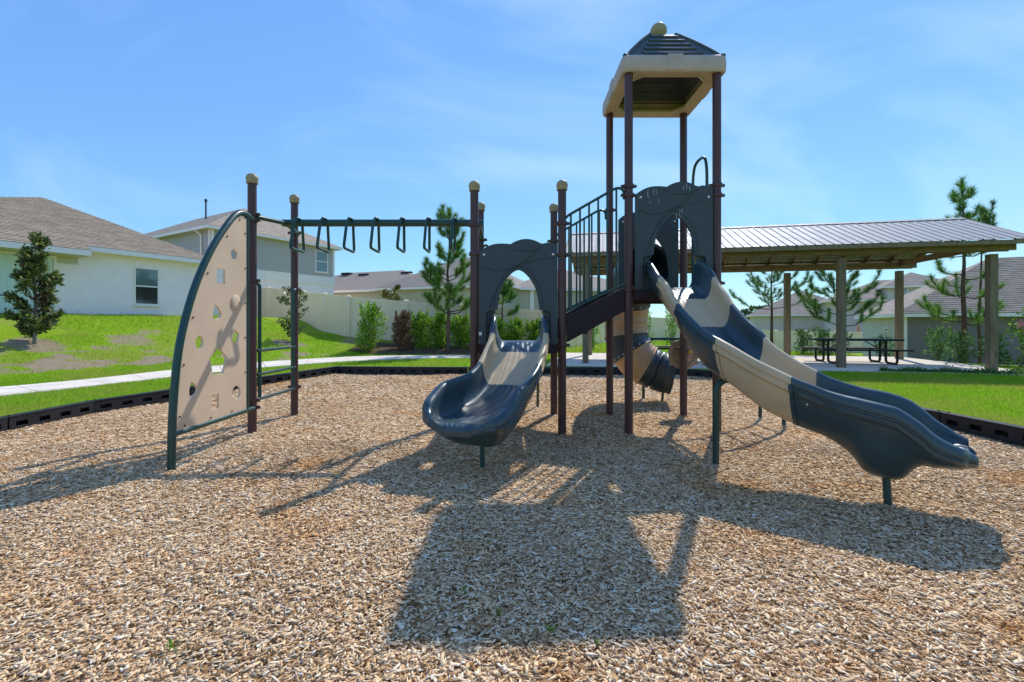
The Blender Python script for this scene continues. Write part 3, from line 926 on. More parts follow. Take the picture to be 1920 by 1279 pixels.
# slides -----------------------------------------------------------
def slide_profile(w, h, d, bw, r=0.034):
    half = []
    nb = 15
    bed_w = max(0.02, w - 0.085)
    for k in range(nb):
        x = bed_w * k / (nb - 1)
        u = x / max(w, 1e-3)
        rib = 0.006 * (0.5 - 0.5 * math.cos(u * 30.0)) if u < 0.52 else 0.0
        half.append((x, rib))
    for k in range(1, 7):
        a = k / 6 * math.pi / 2
        half.append((bed_w + (w - bed_w) * math.sin(a), h * (1 - math.cos(a))))
    for k in range(1, 7):
        a = math.pi - math.pi * k / 6
        half.append((w + r + r * math.cos(a), h + r * math.sin(a)))
    q = min(1.0, max(0.15, (h + d - 0.02) / 0.17))
    X = w + 2 * r
    for dx, dz in ((0.0, -0.026), (-0.010, -0.034), (-0.010, -0.046), (0.0, -0.054), (0.0, -0.082), (-0.014, -0.098), (-0.028, -0.104)):
        half.append((X + dx, h + dz * q))
    zb0 = h - 0.104 * q
    bwx = min(bw, X - 0.035)
    for t in (0.25, 0.5, 0.75, 0.92):
        half.append((X - 0.028 + (bwx - X + 0.028) * t ** 1.6, zb0 + (-d - zb0) * t))
    half.append((bwx - 0.03, -d))
    half.append((max(0.0, bwx * 0.5), -d))
    full = half + [(-x, z) for x, z in half[::-1] if x > 1e-6]
    return full

def make_slide(ctrl, cuts, mats, label, per=7):
    """ctrl: (x, y, z, halfwidth, wallheight, depth, bottom half width); cuts: indices of ctrl where a new section starts"""
    st = catmull([c if len(c) == 8 else tuple(c) + (0.034,) for c in ctrl], per)
    root = MB()
    secs = []
    bounds = [0] + [c * per for c in cuts] + [len(st) - 1]
    sl = None
    for s in range(len(bounds) - 1):
        i0, i1 = bounds[s], bounds[s + 1]
        rings = []
        for i in range(i0, i1 + 1):
            a = st[max(0, i - 1)]; b = st[min(len(st) - 1, i + 1)]
            d = np.array([b[0] - a[0], b[1] - a[1]]); d /= np.linalg.norm(d)
            n = np.array([-d[1], d[0]])
            x, y, z, w, h, dep, bw, rr_ = st[i]
            e = 0.0
            if i == i0 and s > 0: e = 0.003
            pr = slide_profile(w - e, max(0.004, h), max(0.03, dep), max(0.05, bw), max(0.012, rr_))
            off = 0.0015 if (i == i0 and s > 0) else 0.0
            rings.append([(x + n[0] * u + d[0] * off, y + n[1] * u + d[1] * off, z + v) for u, v in pr])
        m_ = len(rings[0])
        mb = MB()
        vs = [p for rr in rings for p in rr]
        fs = []
        for i in range(len(rings) - 1):
            for k in range(m_):
                fs.append((i * m_ + k, (i + 1) * m_ + k, (i + 1) * m_ + (k + 1) % m_, i * m_ + (k + 1) % m_))
        mb.add(vs, fs)
        for end in (0, len(rings) - 1):
            pr2 = [Vector((p[0], p[1], p[2])) for p in rings[end]]
            try:
                tr = tessellate_polygon([pr2])
                base = end * m_
                mb.f += [tuple(base + q for q in (t if end else t[::-1])) for t in tr]
            except Exception:
                pass
        me = mb.mesh('slide_section')
        bm = bmesh.new(); bm.from_mesh(me); bmesh.ops.recalc_face_normals(bm, faces=bm.faces); bm.to_mesh(me); bm.free()
        if sl is None:
            sl = link('slide', me, MT[mats[s]], play, 42)
            sl['label'] = label
        else:
            link('slide_section', me, MT[mats[s]], sl, 42)
    # bolted flange under the rim at every joint
    for s, c in enumerate(cuts):
        i = c * per
        for sd in (-1, 1):
            vs, nn_ = [], 0
            for fr in (-0.5, 0.45):
                q = st[i] + (st[i + 1] - st[i]) * fr if fr > 0 else st[i] + (st[i] - st[i - 1]) * fr
                d = np.array([st[i + 1][0] - st[i - 1][0], st[i + 1][1] - st[i - 1][1]]); d /= np.linalg.norm(d)
                n = np.array([-d[1], d[0]]) * sd
                pr = [p for p in slide_profile(q[3], q[4], q[5], q[6], q[7])]
                half = pr[27:39]
                nn_ = len(half)
                ring = [(u + (0.006 if k > 0 else 0.001), v - (0.004 if k > nn_ - 3 else 0)) for k, (u, v) in enumerate(half)]
                vs += [(q[0] + n[0] * u, q[1] + n[1] * u, q[2] + v) for u, v in ring]
            MB().add(vs, [(k, k + 1, nn_ + k + 1, nn_ + k) for k in range(nn_ - 1)]).build('joint_flange', MT[mats[s + 1]], sl, 40)
    return sl, st

s1 = [(.085, 5.55, 1.10, .27, .28, .10, .22), (.085, 5.40, 1.08, .27, .26, .11, .22), (.08, 5.2, .985, .275, .19, .12, .22),
      (.03, 4.95, .83, .28, .19, .12, .22), (-.035, 4.7, .675, .285, .20, .13, .22), (-.12, 4.48, .575, .295, .205, .17, .2, .04),
      (-.215, 4.28, .515, .325, .22, .27, .17, .05), (-.30, 4.10, .485, .335, .215, .27, .17, .055), (-.365, 3.95, .47, .33, .15, .20, .2, .055), (-.40, 3.85, .475, .312, .075, .10, .24, .05), (-.425, 3.785, .48, .275, .03, .085, .22, .046), (-.443, 3.74, .472, .225, .012, .075, .19, .038), (-.452, 3.715, .455, .175, .006, .06, .15, .028), (-.456, 3.705, .43, .12, .002, .04, .1, .016)]
sl1, st1 = make_slide(s1, [2, 4], ['blue', 'tan', 'blue'], 'low slide of navy and tan plastic curving left')
s2 = [(1.945, 5.55, 1.745, .27, .28, .10, .22), (1.945, 5.4, 1.735, .27, .28, .11, .22), (1.935, 5.2, 1.675, .272, .245, .12, .22), (1.93, 5.0, 1.58, .272, .215, .13, .22),
      (1.955, 4.82, 1.44, .272, .205, .15, .22), (1.98, 4.65, 1.275, .272, .205, .14, .22), (2.03, 4.4, 1.10, .272, .205, .18, .21), (2.10, 4.15, .945, .272, .21, .15, .22),
      (2.24, 3.92, .785, .275, .21, .18, .21), (2.40, 3.72, .655, .28, .215, .15, .22), (2.52, 3.595, .575, .285, .225, .13, .2), (2.61, 3.505, .525, .29, .235, .17, .17, .04), (2.68, 3.44, .495, .292, .245, .27, .15, .044), (2.77, 3.357, .465, .295, .25, .265, .15, .047),
      (2.835, 3.3, .445, .295, .24, .23, .15, .05), (2.90, 3.24, .432, .29, .19, .10, .2, .052), (2.965, 3.18, .428, .285, .11, .075, .24, .05), (3.025, 3.125, .435, .265, .055, .075, .22, .046), (3.065, 3.09, .44, .23, .025, .075, .19, .042), (3.09, 3.066, .432, .185, .012, .065, .15, .034), (3.102, 3.056, .415, .14, .005, .05, .11, .022), (3.106, 3.052, .395, .10, .002, .035, .08, .012)]
sl2, st2 = make_slide(s2, [3, 5, 7, 9], ['blue', 'tan', 'blue', 'tan', 'blue'], 'tall slide of alternating navy and tan sections curving right')

def leg(root, pts, r=0.03, name='leg'):
    return MB().tube(arc3(pts, 0.14, 6), r, 12).build(name, MT['green'], root, 50)
leg(sl1, [(-.27, 4.15, -.08), (-.27, 4.15, .3)], 0.021)
leg(sl2, [(2.755, 3.33, -.08), (2.755, 3.36, .3)], 0.026)
leg(sl2, [(1.90, 4.24, -.08), (1.90, 4.24, .78), (2.12, 4.2, .80)], 0.030)
for root, st, picks in ((sl2, st2, ((30, -1), (38, -1), (52, -1), (66, -1), (24, -1))), (sl1, st1, ((16, -1), (30, 1), (26, -1)))):
    for i, sd in picks:
        a, b = st[i - 1], st[i + 1]
        d = np.array([b[0] - a[0], b[1] - a[1]]); d /= np.linalg.norm(d)
        n = np.array([-d[1], d[0]])
        x, y, z, w, h, dep, bw, rr_ = st[i]
        sdv = -1 if n[0] * -1 < 0 else 1
        # outer left side seen by the camera
        nn = n if n[0] < 0 else -n
        if sd > 0: nn = -nn
        p = (x + nn[0] * (w + 0.028), y + nn[1] * (w + 0.028), z + h - 0.135)
        MB().lathe([(0.012, -0.02), (0.012, 0.002), (0.008, 0.006), (0.005, 0.008)], p, 10, ((-nn[1], nn[0], 0), (0, 0, 1), (nn[0], nn[1], 0))).build('bolt', MT['bolt'], root, 40)

# tube slide behind the tower ---------------------------------------
tp = catmull([(1.95, 6.58, 2.12), (1.95, 6.95, 2.10), (1.95, 7.35, 1.98), (1.95, 7.62, 1.72), (1.93, 7.70, 1.42), (1.93, 7.70, 1.15), (1.98, 7.66, .90), (2.12, 7.6, .70), (2.30, 7.55, .58), (2.48, 7.5, .51), (2.62, 7.47, .485)], 6)
tp = [Vector(p) for p in tp]
def tube_section(i0, i1, mat, parent, r=0.355, name='tube_section'):
    pts = tp[i0:i1 + 1]
    n = 28
    rings_o, rings_i = [], []
    def frame(i):
        t = (tp[min(i + 1, len(tp) - 1)] - tp[max(i - 1, 0)]).normalized()
        u = Vector((1, 0, 0)) if abs(t.x) < 0.9 else Vector((0, 1, 0))
        u = (u - t * u.dot(t)).normalized()
        return t, u, t.cross(u)
    vs, fs = [], []
    m_ = i1 - i0 + 1
    for pas, rad in ((0, r), (1, r - 0.025)):
        for j, i in enumerate(range(i0, i1 + 1)):
            t, u, w = frame(i)
            ex = 0.018 if (pas == 0 and (j == 0 or j == m_ - 1)) else (0.0 if pas else -0.004 * math.sin(j * 1.9))
            for k in range(n):
                a = 2 * math.pi * k / n
                vs.append(tp[i] + (u * math.cos(a) + w * math.sin(a)) * (rad + ex))
    for pas in (0, 1):
        for j in range(m_ - 1):
            for k in range(n):
                q = (pas * m_ + j) * n
                f = (q + k, q + (k + 1) % n, q + n + (k + 1) % n, q + n + k)
                fs.append(f if pas == 0 else f[::-1])
    for j in (0, m_ - 1):
        for k in range(n):
            a = j * n; b = (m_ + j) * n
            f = (a + k, b + k, b + (k + 1) % n, a + (k + 1) % n)
            fs.append(f if j == 0 else f[::-1])
    o = MB().add(vs, fs).build(name, MT[mat], parent, 50)
    t, u, w = frame(i1)
    return o
ts = tube_section(0, 19, 'dark_tube', play, name='tube_slide')
ts['label'] = 'closed spiral tube slide of charcoal and tan rings behind the tower'
tube_section(19, 25, 'tan_tube', ts)
tube_section(25, 31, 'tan_tube', ts, 0.35)
tube_section(31, 38, 'dark_tube', ts)
tube_section(38, 46, 'tan_tube', ts, 0.345)
tube_section(46, 60, 'dark_tube', ts, 0.33)
for i, r_ in ((19, .365), (38, .365), (31, .36)):
    t = (tp[i + 1] - tp[i - 1]).normalized()
    for k in range(-4, 5):
        ang = -math.pi / 2 + k * 0.33
        u = Vector((1, 0, 0)); u = (u - t * u.dot(t)).normalized(); w = t.cross(u)
        d = Vector((math.cos(ang), math.sin(ang), 0))
        d = (d - t * d.dot(t)).normalized()
        MB().lathe([(0.012, 0), (0.012, 0.012), (0.006, 0.016)], tp[i] - t * 0.035 + d * (r_ - 0.01), 8, (t.cross(d), t, d)).build('bolt', MT['bolt'], ts, 40)
leg(ts, [(2.27, 7.86, -.08), (2.27, 7.86, .66), (2.0, 7.75, .68)], 0.025)
leg(ts, [(2.50, 7.6, -.08), (2.50, 7.52, .25)], 0.02)

# round stone-pattern play panel by the back post
dp = MB().lathe([(0.20, -0.03), (0.222, -0.02), (0.222, 0.0), (0.20, 0.012), (0.165, 0.012), (0.15, 0.0), (0.13, 0.006), (0.02, 0.01)], (2.52, YB + 0.11, .86), 28, ((1, 0, 0), (0, 0, 1), (0, -1, 0))).build('round_play_panel', MT['knob_tan'], play, 35)
MB().lathe([(0.03, 0.0), (0.03, 0.02), (0.02, 0.03)], (2.60, YB + 0.10, .90), 12, ((1, 0, 0), (0, 0, 1), (0, -1, 0))).build('knob', MT['yellow'], dp, 40)
for a in (2.3, -0.6, 3.8, 0.75):
    MB().lathe([(0.02, -0.03), (0.02, 0.0), (0.012, 0.008)], (2.52 + 0.235 * math.cos(a), YB + 0.11, .86 + 0.235 * math.sin(a)), 10, ((1, 0, 0), (0, 0, 1), (0, -1, 0))).build('lug', MT['knob_tan'], dp, 40)
MB().box((2.49, YB + 0.075, .86), (0.06, 0.05, 0.16), None, 0.008).build('bracket', MT['maroon'], dp, 40)

# stairs between the two decks --------------------------------------
stair = None
xs0, xs1 = PX['c'] + 0.055, PX['d'] - 0.055
for y in (YF, YB):
    poly = [(xs0, 1.085), (xs0, 1.40), (xs1, 1.745), (xs1, 1.46)]
    o = MB().prism([poly], (0, y, 0), (1, 0, 0), (0, 0, 1), 0.045)
    if stair is None:
        stair = o.build('stairs', MT['maroon_dark'], play, 35)
    else:
        o.build('stringer', MT['maroon_dark'], stair, 35)
for k in range(3):
    z = 1.075 + 0.645 * (k + 1) / 4
    x = xs0 + 0.14 + 0.20 * k
    MB().box((x, (YF + YB) / 2, z - 0.025), (0.24, YB - YF - 0.06, 0.05), None, 0.01).build('tread', MT['maroon_dark'], stair, 40)

def railing(y):
    zt0, zt1 = 2.60, 2.955
    zb0, zb1 = 1.455, 1.79
    x0, x1 = xs0, xs1
    top = arc3([(x0 - 0.02, y, 2.58), (x0 + 0.02, y, zt0 + 0.02), (x1 - 0.09, y, zt1), (x1 - 0.005, y, zt1 - 0.02), (x1 - 0.002, y, zt1 - 0.14)], 0.06, 5)
    o = MB().tube(top, 0.0165, 10).build('stair_railing', MT['green'], play, 50)
    MB().tube([(x0 - 0.01, y, zb0), (x1 + 0.01, y, zb1)], 0.015, 10).build('bottom_rail', MT['green'], o, 50)
    for k in range(6):
        f = 0.075 + 0.79 * k / 5
        x = x0 + (x1 - x0) * f
        ztop = zt0 + 0.02 + (zt1 - zt0 - 0.02) * min(1, (x - x0 - 0.02) / (x1 - x0 - 0.11))
        MB().tube([(x, y, zb0 + (zb1 - zb0) * f), (x, y, ztop)], 0.0125, 8).build('baluster', MT['green'], o, 50)
railing(YF); railing(YB)

# grab loop on the open right side of the high deck and its arched climber
lp = arc3([(PX['e'] + 0.005, 5.79, 1.65), (PX['e'] + 0.005, 5.79, 3.30), (PX['e'] + 0.005, 5.86, 3.48), (PX['e'] + 0.005, 6.17, 3.48), (PX['e'] + 0.005, 6.24, 3.30), (PX['e'] + 0.005, 6.24, 1.65)], 0.14, 6)
gl = MB().tube(lp, 0.019, 10).build('grab_loop', MT['green'], play, 50)
ac = None
for y in (5.86, 6.42):
    pts = catmull([(PX['e'] + 0.03, y, 1.62), (2.8, y, 1.55), (3.15, y, 1.2), (3.38, y, 0.75), (3.49, y, 0.3), (3.50, y, -0.08)], 6)
    t = MB().tube(pts, 0.024, 10)
    if ac is None: ac = t.build('arch_climber', MT['green'], play, 50)
    else: t.build('side_rail', MT['green'], ac, 50)
for x, z in ((2.8, 1.55), (3.05, 1.33), (3.25, 1.03), (3.42, 0.62)):
    MB().tube([(x, 5.86, z), (x, 6.42, z)], 0.018, 8).build('rung', MT['green'], ac, 50)

# step ladder behind the low deck
bl = None
for x in (-0.25, 0.41):
    t = MB().tube(arc3([(x, 7.28, -0.08), (x, 7.2, 0.35), (x, 6.62, 1.05), (x, 6.62, 1.35)], 0.12, 4), 0.021, 10)
    if bl is None: bl = t.build('rear_ladder', MT['green'], play, 50)
    else: t.build('side_rail', MT['green'], bl, 50)
for k in range(3):
    f = (k + 0.6) / 3.2
    MB().tube([(-0.25, 7.2 - .58 * f, .35 + .7 * f), (0.41, 7.2 - .58 * f, .35 + .7 * f)], 0.02, 8).build('rung', MT['green'], bl, 50)
for x in (PX['b'] + 0.10, PX['c'] - 0.10):
    s = 1 if x < 0.1 else -1
    MB().tube(arc3([(x - s * 0.06, YB, 2.42), (x, YB, 2.46), (x, YB + 0.02, 1.35), (x - s * 0.05, YB, 1.31)], 0.05, 4), 0.016, 8).build('hand_rail', MT['green'], play, 50)

# tower roof ----------------------------------------------------------
rx, ry = (PX['d'] + PX['e']) / 2, (YF + YB) / 2
def sq(h, rr, n=6):
    out = []
    for sx, sy, a0 in ((1, -1, -90), (1, 1, 0), (-1, 1, 90), (-1, -1, 180)):
        for k in range(n + 1):
            a = R(a0 + 90 * k / n)
            out.append((rx + sx * (h - rr) + rr * math.cos(a), ry + sy * (h - rr) + rr * math.sin(a)))
    return out
prof = [(0.30, 4.372, 0.02), (0.50, 4.345, 0.03), (0.575, 4.325, 0.05), (0.612, 4.318, 0.06), (0.628, 4.335, 0.075), (0.632, 4.38, 0.08), (0.632, 4.455, 0.08), (0.625, 4.50, 0.075), (0.60, 4.522, 0.06), (0.545, 4.528, 0.05)]
vs, fs = [], []
rings = [sq(h, r_) for h, z, r_ in [(p[0], p[1], p[2]) for p in prof[1:]]]
zz = [p[1] for p in prof[1:]]
m_ = len(rings[0])
for rg, z in zip(rings, zz):
    vs += [(p[0], p[1], z) for p in rg]
for i in range(len(rings) - 1):
    for k in range(m_):
        fs.append((i * m_ + k, i * m_ + (k + 1) % m_, (i + 1) * m_ + (k + 1) % m_, (i + 1) * m_ + k))
mbr = MB().add(vs, fs)
# underside plate with an eight-sided opening
oc = [(rx + sx * a, ry + sy * b) for sx, sy, a, b in ((1, -1, .34, .475), (1, -1, .475, .34), (1, 1, .475, .34), (1, 1, .34, .475), (-1, 1, .34, .475), (-1, 1, .475, .34), (-1, -1, .475, .34), (-1, -1, .34, .475))]
mbr.prism([sq(0.52, 0.04), oc], (0, 0, 4.352), (1, 0, 0), (0, 1, 0), 0.02)
trf = mbr.build('tower_roof', MT['rim'], play, 40)
mbo = MB()
for k in range(8):
    a, b = oc[k], oc[(k + 1) % 8]
    mbo.bar((a[0], a[1], 4.345), (b[0], b[1], 4.345), 0.03, 0.03)
mbo.build('opening_lip', MT['rim'], trf, 40)
for sx, sy in ((0, -1), (0, 1), (1, 0), (-1, 0)):
    MB().box((rx + sx * .629, ry + sy * .629, 4.425), (0.012 if sx else 0.18, 0.012 if sy else 0.18, 0.19), None, 0.004).build('rim_plate', MT['rim'], trf, 40)
def dome(h0, h1, z0, z1, n=10):
    out = []
    for k in range(n + 1):
        t = k / n
        f = 1 - 0.86 * t - 0.14 * t * t
        out.append((h1 + (h0 - h1) * f, z0 + (z1 - z0) * t))
    return out
dm = [(0.60, 4.515)] + dome(0.56, 0.165, 4.53, 5.04)
vs, fs = [], []
for h, z in dm:
    vs += [(rx - h, ry - h, z), (rx + h, ry - h, z), (rx + h, ry + h, z), (rx - h, ry + h, z)]
for i in range(len(dm) - 1):
    for k in range(4):
        fs.append((i * 4 + k, i * 4 + (k + 1) % 4, i * 4 + 4 + (k + 1) % 4, i * 4 + 4 + k))
fs.append((len(dm) * 4 - 4, len(dm) * 4 - 3, len(dm) * 4 - 2, len(dm) * 4 - 1))
MB().add(vs, fs).build('dome', MT['roof_slate'], trf, 25)
for sx, sy in ((1, 1), (1, -1), (-1, 1), (-1, -1)):
    MB().tube([(rx + sx * h, ry + sy * h, z) for h, z in dm], 0.024, 8).build('dome_rib', MT['roof_slate'], trf, 50)
for fx, fy in ((0, -1), (1, 0), (0, 1), (-1, 0)):
    for k in range(5):
        def dq(t):
            q = 1.4 + t * (len(dm) - 2.6); i = int(q); f = q - i
            return dm[i][0] * (1 - f) + dm[i + 1][0] * f, dm[i][1] * (1 - f) + dm[i + 1][1] * f
        h, z = dq(k / 5); h2, z2 = dq((k + .9) / 5)
        hw = h * 0.66
        d = Vector((fx, fy, 0)); s = Vector((-fy, fx, 0))
        c = Vector((rx, ry, 0)) + d * ((h + h2) / 2 + 0.006) + Vector((0, 0, (z + z2) / 2 + 0.004))
        sl_ = (d * (h - h2) - Vector((0, 0, z2 - z))).normalized()
        outn = s.cross(sl_)
        if outn.dot(d) < 0: outn = -outn
        tilt = (sl_ + outn * 0.16).normalized()
        n3 = s.cross(tilt).normalized()
        MB().box(c, (2 * hw, math.hypot(h - h2, z2 - z), 0.02), (s, tilt, n3), 0.006).build('louver', MT['roof_slate'], trf, 40)
fin = [(0.09, 5.03), (0.10, 5.06), (0.075, 5.085), (0.07, 5.10)]
for k in range(1, 12):
    a = -math.pi / 2 + 0.65 + (math.pi - 0.65) * k / 11
    fin.append((0.108 * math.cos(a), 5.185 + 0.105 * math.sin(a)))
MB().lathe(fin, (rx, ry, 0), 22).build('finial', MT['cap'], trf, 50)

# overhead bars -------------------------------------------------------
ym = (YF + YB) / 2
bz = 2.645
obm = MB().tube([(PX['a'] + 0.10, ym, bz), (PX['b'] + 0.08, ym, bz)], 0.047, 18).build('overhead_beam', MT['green'], play, 50)
MB().tube([(PX['a'] + 0.05, YF, 2.60), (PX['a'] + 0.13, ym - 0.12, 2.63), (PX['a'] + 0.13, ym + 0.12, 2.63), (PX['a'] + 0.05, YB, 2.60)], 0.028, 10).build('cross_pipe', MT['green'], obm, 50)
MB().tube([(PX['b'] + 0.03, YF + .04, 2.5), (PX['b'] + 0.03, ym, 2.6), (PX['b'] + 0.03, YB - .04, 2.52)], 0.028, 10).build('cross_pipe', MT['green'], obm, 50)
for k in range(7):
    x = -2.835 + 0.3435 * k
    pts = arc3([(x + 0.035, ym - 0.03, bz + 0.04), (x + 0.02, ym - 0.085, bz + 0.055), (x, ym - 0.12, bz - 0.02), (x - 0.012, ym - 0.195, 2.285), (x - 0.012, ym + 0.195, 2.285), (x, ym + 0.12, bz - 0.02), (x + 0.02, ym + 0.085, bz + 0.055), (x + 0.035, ym + 0.03, bz + 0.04)], 0.05, 4)
    MB().tube(pts, 0.0185, 8).build('hand_loop', MT['green'], obm, 50)

# end ladder of the overhead bars -------------------------------------
lx = PX['a'] + 0.03
ld = None
for y, s in ((YF + 0.11, -1), (YB - 0.10, 1)):
    t = MB().tube(arc3([(lx, y + s * 0.07, 1.80), (lx, y, 1.79), (lx, y, 0.39), (lx, y + s * 0.05, 0.38)], 0.05, 4), 0.021, 10)
    if ld is None: ld = t.build('end_ladder', MT['green'], play, 50)
    else: t.build('side_rail', MT['green'], ld, 50)
for z in (0.98, 0.69, 0.385):
    MB().tube([(lx, YF + 0.06, z), (lx, YB - 0.05, z)], 0.019, 8).build('rung', MT['green'], ld, 50)

# climbing wall --------------------------------------------------------
WX = -3.09
arcp = [(WX, 4.13, -0.08), (WX, 4.135, 0.3), (WX, 4.16, 0.66), (WX, 4.215, 1.05), (WX, 4.32, 1.40), (WX, 4.48, 1.76), (WX, 4.71, 2.12), (WX, 4.97, 2.42), (WX, 5.10, 2.535), (WX, 5.2, 2.575), (WX, 5.30, 2.575), (WX - 0.02, 5.43, 2.56)]
arcs = catmull(arcp, 4)
cw = MB().tube(arcs, 0.034, 12).build('climbing_wall', MT['green'], play, 50)
cw['label'] = 'beige climbing wall with cut-out holds and curved green frame'
MB().tube([(WX, 5.30, 0.30), (WX, 5.30, 2.56)], 0.024, 10).build('frame_upright', MT['green'], cw, 50)
MB().tube([(WX, 4.14, 0.30), (WX, 5.44, 0.30)], 0.026, 10).build('frame_foot', MT['green'], cw, 50)
outer = [(4.165, 0.315)] + [(p[1] + 0.026, p[2] - 0.012) for p in arcs if 0.36 < p[2] and p[1] < 5.2 and p[2] < 2.55] + [(5.285, 2.53), (5.285, 0.315)]
def hole(px, py, wpx, hpx, kind):
    y = WX * 853 / (px - 960)
    z = CAM_H - (py - 607) * y / 853
    hh = hpx * y / 853 / 2
    hw = abs(WX * 853 / (px + wpx / 2 - 960) - WX * 853 / (px - wpx / 2 - 960)) / 2
    if kind == 'c': return circle2(y, z, hw, hh, 16)
    if kind == 's': return [(y - hw, z - hh), (y + hw, z - hh), (y + hw, z + hh), (y - hw, z + hh)]
    if kind == 'p': return [(y + hw * math.cos(a), z + hh * math.sin(a)) for a in [math.pi / 2 + 2 * math.pi * k / 5 for k in range(5)]]
    pts = [(y - hw * .5, z + hh)]
    for k in range(1, 8):
        t = k / 8
        pts.append((y - hw * .5 + (hw * 1.5) * math.sin(t * math.pi / 2) , z + hh - hh * 1.6 * t ** 1.3))
    pts += [(y + hw * .6, z - hh * .75), (y - hw * .3, z - hh), (y - hw * .9, z - hh * .9), (y - hw * .95, z)]
    return pts
HOL = [(437.5, 477, 14, 22, 'p'), (412.6, 518, 16, 27, 's'), (405.7, 585, 17, 29, 'd'), (372, 642, 15, 25, 'c'), (440, 631, 16, 26, 'p'), (408, 679, 34, 55, 'p'), (361, 729, 17, 27, 'd'), (402, 753, 14, 27, 's'), (441.7, 736, 16, 26, 'c')]
hl = [hole(*h) for h in HOL]
MB().prism([outer] + hl, (WX, 0, 0), (0, 1, 0), (0, 0, 1), 0.022).build('climbing_panel', MT['sand_panel'], cw, 30)
y_ = WX * 853 / (439.8 - 960); z_ = CAM_H - (567 - 607) * y_ / 853
MB().lathe([(0.085, 0), (0.085, 0.008), (0.078, 0.014), (0.02, 0.015)], (WX + 0.011, y_, z_), 20, ((0, 1, 0), (0, 0, 1), (1, 0, 0))).build('climbing_hold', MT['sand_panel'], cw, 40)
for i in range(6, len(arcs) - 8, 5):
    p = arcs[i]
    if p[2] > 0.35:
        MB().lathe([(0.009, 0), (0.009, 0.008), (0.005, 0.011)], (WX + 0.011, p[1] + 0.07, p[2] - 0.03), 8, ((0, 1, 0), (0, 0, 1), (1, 0, 0))).build('bolt', MT['dark_bolt'], cw)
for z in (0.75, 1.15, 1.55, 1.95, 2.35):
    MB().lathe([(0.009, 0), (0.009, 0.008), (0.005, 0.011)], (WX + 0.011, 5.25, z), 8, ((0, 1, 0), (0, 0, 1), (1, 0, 0))).build('bolt', MT['dark_bolt'], cw)
for y in (4.28, 4.65, 5.0):
    MB().lathe([(0.009, 0), (0.009, 0.008), (0.005, 0.011)], (WX + 0.011, y, 0.35), 8, ((0, 1, 0), (0, 0, 1), (1, 0, 0))).build('bolt', MT['dark_bolt'], cw)

# ------------------------------------------------------------------ picnic pavilion
e1 = Vector((E1[0], E1[1], 0)); e2 = Vector((E2[0], E2[1], 0)); ez = Vector((0, 0, 1))
pav = thing('picnic_pavilion', pv(5.5, 2.0, 0.04), 'open timber picnic pavilion with ribbed metal roof beside the playground', 'pavilion')
SP = 3.66; DEP = 4.0
for i in range(4):
    for b in (0.0, DEP):
        MB().box(pv(SP * i, b, 1.62), (0.19, 0.19, 3.18), (e1, e2, ez), 0.008).build('post', MT['wood'], pav, 30)
A0, A1 = -0.62, 11.6
EZ = 3.54; RISE = 1.07; OV = 0.52
def roofz(b):
    return EZ + RISE * (1 - abs(b - DEP / 2) / (DEP / 2 + OV))
for b in (0.0, DEP):
    for s in (-1, 1):
        MB().box(pv((A0 + A1) / 2, b + s * 0.118, 3.385), (A1 - A0 - 0.3, 0.042, 0.185), (e1, e2, ez), 0.004).build('beam', MT['beam'], pav, 30)
    MB().box(pv((A0 + A1) / 2, b, 3.49), (A1 - A0 - 0.3, 0.29, 0.04), (e1, e2, ez), 0.004).build('top_plate', MT['beam'], pav, 30)
MB().box(pv((A0 + A1) / 2, -OV + 0.03, EZ - 0.075), (A1 - A0 - .05, 0.04, 0.11), (e1, e2, ez), 0.004).build('fascia_board', MT['wood'], pav, 30)
MB().box(pv((A0 + A1) / 2, DEP + OV - 0.03, EZ - 0.075), (A1 - A0 - .05, 0.04, 0.11), (e1, e2, ez), 0.004).build('fascia_board', MT['beam'], pav, 30)
MB().box(pv((A0 + A1) / 2, DEP / 2, EZ + RISE - 0.16), (A1 - A0, 0.045, 0.2), (e1, e2, ez), 0.004).build('ridge_beam', MT['beam'], pav, 30)
NR = 16
for i in range(NR):
    a = A0 + 0.04 + (A1 - A0 - 0.08) * i / (NR - 1)
    for s in (-1, 1):
        pa = pv(a, DEP / 2 + s * 0.03, EZ + RISE - 0.12); pb = pv(a, DEP / 2 + s * (DEP / 2 + OV - 0.06), EZ - 0.085)
        MB().bar(pa, pb, 0.042, 0.13).build('rafter', MT['beam'], pav)
for s in (-1, 1):
    for f in (0.12, 0.5, 0.9):
        b = DEP / 2 + s * (DEP / 2 + OV) * f
        MB().box(pv((A0 + A1) / 2, b, roofz(b) - 0.035), (A1 - A0, 0.09, 0.035), (e1, e2, ez)).build('purlin', MT['wood'], pav)
